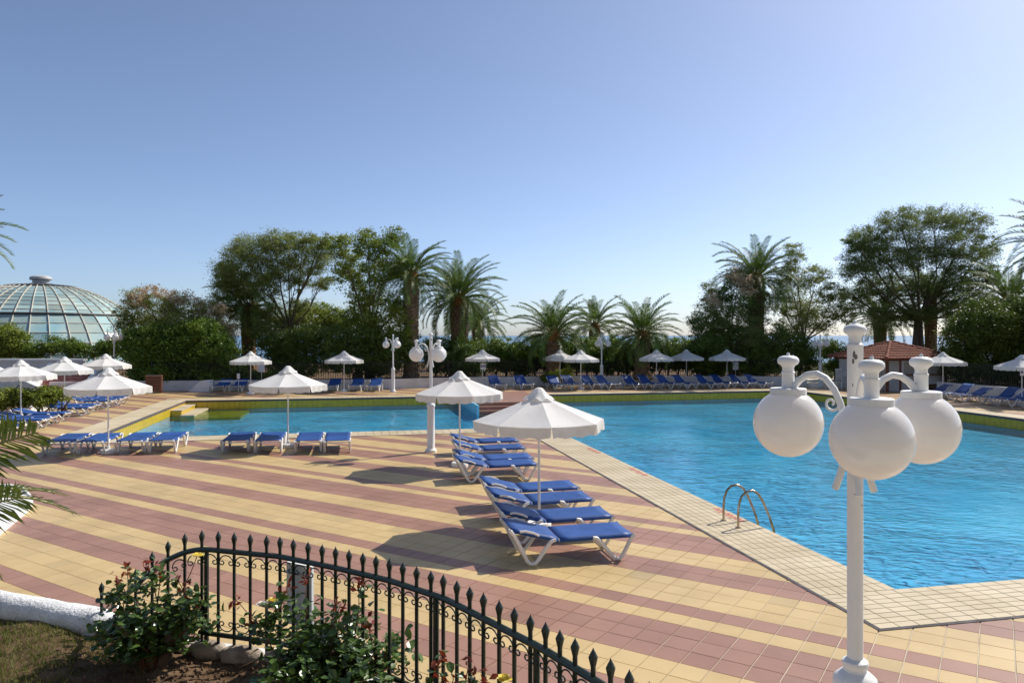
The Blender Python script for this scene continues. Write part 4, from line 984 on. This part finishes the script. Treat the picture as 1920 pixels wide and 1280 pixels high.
tree('green_bush', 'sunlit green bush behind the gap beside the kiosk', 'shrub', at(1565,54,-.08), (1565,700), [(1552,655,22,22),(1578,668,20,24),(1560,690,26,16)], 54, 420, (.15,.07), 'hedge_leaf', .08, 61, depth=.5)
tree('laurel_hedge', 'tall dark dense hedge behind the shaded loungers at the right', 'hedge', at(1860,43,.38), (1860,700), [(1800,640,26,44),(1845,610,44,44),(1900,605,48,48),(1955,610,44,54),(1810,690,30,34),(1860,672,44,44),(1920,680,50,44),(1785,676,14,30),(1975,690,40,40)], 43, 560, (.15,.075), 'dark_leaf', .12, 62, depth=.4, shell=.8, stems=2)
tree('green_bush', 'small bright plant at the foot of the palm by the far wall', 'shrub', at(1052,47.6,0.0), (1052,712), [(1040,703,14,9),(1062,700,12,9),(1025,708,9,8)], 47.6, 900, (.16,.045), 'bright_leaf', .03, 63, depth=.3)
tree('green_bush', 'palm like young shrub under the tall central palm', 'shrub', P_(870,48.4), (868,705), [(858,680,16,24),(885,684,18,22),(870,660,14,20)], 48.4, 520, (.34,.035), 'palm_leaf', .05, 64, depth=.3)

# dark iron fence on the far wall
ff = thing('boundary_fence', 'thin black railing behind the far low wall', 'fence')
pts_ = [Vector((x,y+.32,0)) for x,y in WALL[1:]]; bars = MB(); rails = MB()
for k in range(len(pts_)-1):
    p, q = pts_[k], pts_[k+1]; n = int((q-p).length/0.14)
    for i in range(n):
        c = p.lerp(q,i/n); bars.box(c.x-.011,c.x+.011,c.y-.011,c.y+.011,.40,1.62)
    for zz in (0.62,1.55): rails.tube([(p.x,p.y,zz),(q.x,q.y,zz)], .016, 4)
    MB().box(p.x-.03,p.x+.03,p.y-.03,p.y+.03,.38,1.7).build('post', 'iron_black', ff)
o = bars.build('bars', 'iron_black', ff); o['kind'] = 'stuff'; rails.build('rails', 'iron_black', ff)
f2 = thing('boundary_fence', 'thin black railing on the low wall at the right', 'fence'); bars = MB()
p, q = Vector((*RW[0],0)), Vector((*RW[1],0)); p += Vector((.35,0,0)); q += Vector((.35,0,0)); n = int((q-p).length/.14)
for i in range(n): c = p.lerp(q,i/n); bars.box(c.x-.011,c.x+.011,c.y-.011,c.y+.011,.38,1.7)
bars.build('bars', 'iron_black', f2); MB().tube([(p.x,p.y,1.62),(q.x,q.y,1.62)], .016, 4).build('rail', 'iron_black', f2)

# ------------------------------------------------------------------ glass dome
DC = Vector((-46.0, 73.0, 0)); DR, DZ = 11.9, -3.6
dome = thing('glass_dome', 'large glazed dome with pale ribs and a grey roof vent', 'dome', DC)
NM = 40; rows = list(np.linspace(13.5,43,10)) + list(np.linspace(43,80,8))[1:]
def dpt(th, az, r=DR): return Vector((r*math.sin(R(th))*math.sin(az), -r*math.sin(R(th))*math.cos(az), DZ + r*math.cos(R(th))))
backp = MB()
for j in range(len(rows)-1):
    a = math.pi/NM; v = [dpt(rows[j+1],-a), dpt(rows[j+1],a), dpt(rows[j],a), dpt(rows[j],-a)]
    me = MB().add(v, [(0,1,2,3)]).mesh('pane', 'dome_pane')
    for k in range(NM):
        az = 2*math.pi*(k+.5)/NM; aw = (az+math.pi)%(2*math.pi)-math.pi
        if abs(aw) < R(84): link('pane', me, dome, (0,0,0), az)
        else: backp.add([Matrix.Rotation(az,3,'Z') @ q for q in v], [(0,1,2,3)])
o = backp.build('panes', 'dome_pane', dome); o['kind'] = 'stuff'
rib = MB().tube([dpt(t,0,DR+.03) for t in np.linspace(12,80,24)], .055, 5).mesh('rib', 'dome_rib', 'all')
for k in range(NM): link('rib', rib, dome, (0,0,0), 2*math.pi*k/NM)
for j in range(1,len(rows)):
    thick = abs(rows[j]-43) < .1
    ring = [dpt(rows[j], 2*math.pi*k/80, DR+(.09 if thick else .02)) for k in range(81)]
    MB().tube(ring, .10 if thick else .028, 5).build('ring', 'dark_metal' if thick else 'dome_rib', dome)
zt = DZ + DR*math.cos(R(13.5)); rt = DR*math.sin(R(13.5))
MB().lathe([(rt+.25,zt-.06),(rt+.28,zt+.05),(rt*.8,zt+.16),(1.3,zt+.24),(0.95,zt+.3)], 40).build('roof_plate', 'dark_metal', dome, True)
MB().lathe([(.72,zt+.25),(.72,zt+.62),(.92,zt+.64),(.98,zt+.75),(.93,zt+.92),(.72,zt+1.04),(.3,zt+1.10),(.02,zt+1.11)], 28).build('vent', 'vent_grey', dome, True)
MB().lathe([(DR*math.sin(R(80))+.1,-.1),(DR*math.sin(R(80))+.1,DZ+DR*math.cos(R(80)))], 48).build('drum_wall', 'white_wall', dome)

# ------------------------------------------------------------------ kiosk
KP = at(1668, 44.5); kio = thing('kiosk', 'small white kiosk with red tiled hip roof and brown frames', 'kiosk', (KP.x,KP.y,-.012), PSI + R(3))
KX0, KX1, KY0, KY1, KH = -1.6, 2.55, -1.6, 2.4, 1.78
MB().box(-0.75,KX1,KY0,KY1,0,KH).build('wall', 'kiosk_wall', kio)
MB().box(KX0,-0.75,KY0+1.2,KY1,0,KH).build('wall', 'kiosk_wall', kio)
for (x0,x1) in ((-0.45,0.98),(1.12,2.35)): MB().box(x0,x1,KY0-.03,KY0-.002,1.0,1.70).build('shutter', 'kiosk_shutter', kio)
for x in (-0.78,1.0,2.45): MB().box(x,x+.11,KY0-.055,KY0-.001,0,KH).build('post', 'wood_brown', kio)
for x in (KX0,): MB().box(x,x+.12,KY0,KY0+.12,0,KH).build('post', 'wood_brown', kio)
MB().box(-0.8,KX1+.1,KY0-.22,KY0-.056,0.93,1.0).build('counter', 'wood_brown', kio)
MB().box(KX0-.05,KX1+.05,KY0-.04,KY1+.04,KH,KH+.10).build('beam', 'wood_brown', kio)
ex = 0.45; x0, x1, y0, y1 = KX0-ex, KX1+ex, KY0-ex, KY1+ex; zr0, zr1 = KH+.08, KH+.98; ym = (y0+y1)/2; hw = (y1-y0)/2; xa, xb = x0+hw*1.0, x1-hw*1.0
def slope(c0, c1, r0, r1, nm):
    """Roof slope from eave c0-c1 up to ridge r0-r1, rows of half-round tiles laid up the slope."""
    mb = MB(); W = (Vector(c1)-Vector(c0)).length; n = int(W/0.22); up = ((Vector(r0)+Vector(r1))/2-(Vector(c0)+Vector(c1))/2); e = (Vector(c1)-Vector(c0)).normalized()
    upd = (up - e*up.dot(e)); H = upd.length; upd.normalize(); nrm = e.cross(upd).normalized(); s0 = (Vector(r0)-Vector(c0)).dot(e); s1 = (Vector(r1)-Vector(c0)).dot(e)
    for i in range(n):
        w = W/n; s = (i+.5)*w
        top = H if s0 <= s <= s1 else (H*s/max(s0,.01) if s < s0 else H*(W-s)/max(W-s1,.01))
        nr = max(1,int(math.ceil(top/0.36)))
        for k in range(nr):
            t0, t1 = k*0.36-(.03 if k else .06), min((k+1)*0.36, top)
            if t1-t0 < .05: continue
            vs = []
            for (t,lift,rr) in ((t0,.045,w*.54),(t1,.012,w*.46)):
                for q in range(6):
                    a = math.pi*q/5; vs.append(Vector(c0)+e*(s-rr*math.cos(a))+upd*t+nrm*(lift+rr*.75*math.sin(a)))
            mb.add(vs, [(q,q+1,q+7,q+6) for q in range(5)] + [(0,1,2,3,4,5)])
    mb.add([Vector(c0),Vector(c1),Vector(r1),Vector(r0)], [(0,1,2,3)])
    o = mb.build('roof_tiles', 'roof_tile', roof); o['kind'] = 'stuff'
roof = MB().tube([(xa,ym,zr1+.03),(xb,ym,zr1+.03)], .11, 8).build('roof', 'roof_tile', kio, True)
C_ = [(x0,y0,zr0),(x1,y0,zr0),(x1,y1,zr0),(x0,y1,zr0)]; ra, rb = (xa,ym,zr1), (xb,ym,zr1)
slope(C_[0],C_[1],ra,rb,'f'); slope(C_[1],C_[2],rb,rb,'r'); slope(C_[2],C_[3],rb,ra,'b'); slope(C_[3],C_[0],ra,ra,'l')
for c, r in ((C_[0],ra),(C_[1],rb),(C_[2],rb),(C_[3],ra)):
    cv, rv = Vector(c), Vector(r); n = 9
    for k in range(n):
        a, b = cv.lerp(rv,k/n), cv.lerp(rv,(k+1.12)/n); up = Vector((0,0,.06))
        MB().tube([a+up*1.3,b+up], [.115,.09], 8).build('ridge_tile', 'roof_tile', roof)
# stacked chairs beside the kiosk
def chair_stack(label, pos, n, rz):
    t = thing('chair_stack', label, 'chairs', pos, rz, 'stacked chairs by the kiosk')
    for k in range(n):
        mb = MB(); z = .12*k
        mb.box(-.24,.24,-.24,.24,.42+z,.45+z); mb.box(-.24,.24,.22,.25,.45+z,.84+z)
        for sx in (-.22,.22):
            mb.tube([(sx,-.22,0 if k == 0 else .30+z),(sx,-.22,.62+z),(sx,.22,.64+z)], .02, 6); mb.tube([(sx,.25,0 if k == 0 else .30+z),(sx,.23,.5+z)], .02, 6)
        mb.build('chair', 'plastic_white', t)
chair_stack('left stack of pale plastic chairs beside the kiosk', at(1578,45.0), 4, .4)
chair_stack('right stack of pale plastic chairs beside the kiosk', at(1600,45.2), 5, .5)

# ------------------------------------------------------------------ left background: stairs, walls, bin, signs
st = thing('staircase', 'red tiled steps between white sloping walls at the left', 'staircase', (at(112,41.5).x, 41.5, -.012), R(14))
for k in range(7):
    MB().box(-1.2,1.2,.36*k,.36*(k+1)+(.0 if k < 6 else 3),0,.17*(k+1)).build('step', 'step_red', st)
for x in (-1.45,1.2):
    mb = MB(); mb.add([(x,-.5,0),(x+.25,-.5,0),(x+.25,2.9,0),(x,2.9,0),(x,-.5,.32),(x+.25,-.5,.32),(x+.25,2.9,1.62),(x,2.9,1.62)],[(3,2,1,0),(4,5,6,7),(0,1,5,4),(1,2,6,5),(2,3,7,6),(3,0,4,7)])
    mb.build('side_wall', 'white_wall', st)
mb = MB(); p = at(-60,41.0); q = at(82,40.2)
rw = thing('ramp_wall', 'shaded white wall sloping down to the foot of the red steps', 'wall')
d = (q-p).normalized(); n = Vector((-d.y,d.x,0)); P = [p,q,q+n*.3,p+n*.3]
mb.add([(v.x,v.y,-.05) for v in P]+[(P[0].x,P[0].y,2.0),(P[1].x,P[1].y,.25),(P[2].x,P[2].y,.25),(P[3].x,P[3].y,2.0)],[(3,2,1,0),(4,5,6,7),(0,1,5,4),(1,2,6,5),(2,3,7,6),(3,0,4,7)]); mb.build('wall_body', 'white_wall', rw)
mb = MB(); mb.add([(v.x,v.y,z) for v,z in ((P[0]-n*.06,2.005),(P[1]-n*.06,.255),(P[2]+n*.06,.255),(P[3]+n*.06,2.005),(P[0]-n*.06,2.09),(P[1]-n*.06,.34),(P[2]+n*.06,.34),(P[3]+n*.06,2.09))],[(3,2,1,0),(4,5,6,7),(0,1,5,4),(1,2,6,5),(2,3,7,6),(3,0,4,7)]); mb.build('wall_cap', 'white_paint', rw)
p, q = at(-40,46.5), at(156,46.5); tw = thing('terrace_wall', 'white parapet of the upper terrace below the dome', 'wall')
MB().box(p.x,q.x,46.4,46.7,.3,1.62).build('wall_body', 'white_wall', tw); MB().box(p.x-.1,q.x+.1,46.3,46.8,1.621,1.76).build('coping', 'white_paint', tw)
pw = PF(-13.6,22); 
wall_thing([(PF(-12.9,24).x,PF(-12.9,24).y),(PF(-12.9,33.5).x,PF(-12.9,33.5).y),(PF(-12.9,38.5).x,PF(-12.9,38.5).y)], 'low white wall under the bright hedge at the left', 0.28)
wb = thing('waste_bin', 'square brown slatted wooden waste bin in front of the dark shrub', 'bin', at(289,41.8), R(20))
MB().box(-.36,.36,-.36,.36,.08,.98).build('liner', 'dark_metal', wb)
for k in range(6):
    z = .10+.155*k
    for (x0,x1,y0,y1) in ((-.42,.42,-.405,-.365),(-.42,.42,.365,.405),(-.405,-.365,-.364,.364),(.365,.405,-.364,.364)): MB().box(x0,x1,y0,y1,z,z+.105).build('slat', 'wood_brown', wb)
for sx in (-.35,.35):
    for sy in (-.35,.35): MB().box(sx-.035,sx+.035,sy-.035,sy+.035,0,.08).build('foot', 'wood_brown', wb)
wr = thing('white_buttress', 'sunlit white sloping end of wall below the dark shrub', 'wall')
b0 = at(352,42.8); b1_ = at(393,42.8)
mb = MB(); mb.add([(b0.x,42.7,-.05),(b1_.x,42.7,-.05),(b1_.x,43.3,-.05),(b0.x,43.3,-.05),(b0.x+.75,42.75,.62),(b1_.x,42.75,.66),(b1_.x,43.3,.66),(b0.x+.75,43.3,.62)],[(3,2,1,0),(4,5,6,7),(0,1,5,4),(1,2,6,5),(2,3,7,6),(3,0,4,7)]); mb.build('wall_body', 'white_paint', wr)
def sheet_sign(label, px, py, Y, w, h, name, z0, lines=True, blue=False, own_pole=True):
    c = at(px,Y,py=py); t = thing(name, label, 'sign', (c.x,c.y,z0)); zc = c.z-z0
    b = MB().box(-w/2,w/2,-.012,.012,zc-h/2,zc+h/2).build('sheet', 'paper', t)
    if own_pole: MB().lathe([(.016,-.03),(.016,zc-h/2+.05)], 8, (0,.03,0)).build('pole', 'pole_white', t)
    else: MB().box(-.02,.02,.0125,.06,zc-.02,zc+.02).build('clip', 'dark_metal', t)
    if blue:
        for x in (-w*.32,0,w*.32): MB().box(x-w*.11,x+w*.11,-.016,-.0125,zc-h*.12,zc+h*.28).build('print', 'print_blue', b)
    elif lines:
        for k in range(5): MB().box(-w*.36,w*(.36-.1*(k%2)),-.016,-.0125,zc+h*(.34-.15*k)-.012,zc+h*(.34-.15*k)+.012).build('print', 'print_grey', b)
    return t
sheet_sign('white notice board on a post by the leftmost far umbrella', 490,689,43.6,.36,.50,'notice_board',-.01)
sheet_sign('small white sign on a thin stick behind two far left loungers', 447,705,42.2,.16,.30,'small_sign',-.01,False)
sheet_sign('notice sheet with blue print on the pole of the umbrella below the tall palm', 906,687,45.93,.34,.38,'notice_sheet',0,True,True,False)
sheet_sign('white notice on a post beside the torn umbrella', 1379,686,47.9,.36,.46,'notice_board',-.01)
sheet_sign('notice sheet with blue print under the umbrella at the right edge', 1921,698,33.93,.40,.30,'notice_sheet',0,True,True,False)

# white curved planter edge with a tube rail at the left edge
we = thing('white_planter', 'white planter edge with tube rail at the left, behind the palm fronds', 'planter')
edge = [at(-40,11.1), at(0,12.0), at(35,13.0), at(58,13.8), at(62,14.2), at(50,14.6), at(0,15.2), at(-60,15.2)]
MB().prism([(v.x,v.y) for v in edge], -.05, .10).build('planter_edge', 'white_paint', we)
rl = [(at(-40,14.9).x,14.9,.22),(at(20,14.9).x,14.9,.205),(at(42,14.8).x,14.8,.17),(at(54,14.6).x,14.6,.08),(at(57,14.4).x,14.4,-.02)]
MB().tube(rl, .04, 10).build('rail', 'white_paint', we, True)

# ------------------------------------------------------------------ unseen hotel facade, added behind the viewer to throw light back on the terrace
hot = thing('hotel_bounce_facade', 'unseen cream hotel facade with balconies, added to bounce light onto the pool terrace', 'building', (0,-16,0), R(4))
MB().box(-45,45,-12,0,-.1,15).build('wall', 'hotel_wall', hot)
MB().box(-45.4,45.4,-12.4,.5,15.001,15.5).build('roof', 'white_wall', hot)
for fl_ in range(5):
    z = .4+2.95*fl_
    for k in range(18):
        x = -44+4.95*k; w = MB().box(x+.6,x+3.6,.002,.05,z+.2,z+2.4).build('window', 'dark_metal', hot)
        if fl_: MB().box(x,x+4.2,.051,1.5,z-.15,z).build('balcony', 'white_wall', hot); MB().box(x,x+4.2,1.42,1.5,z+.001,z+1.0).build('parapet', 'white_wall', hot)
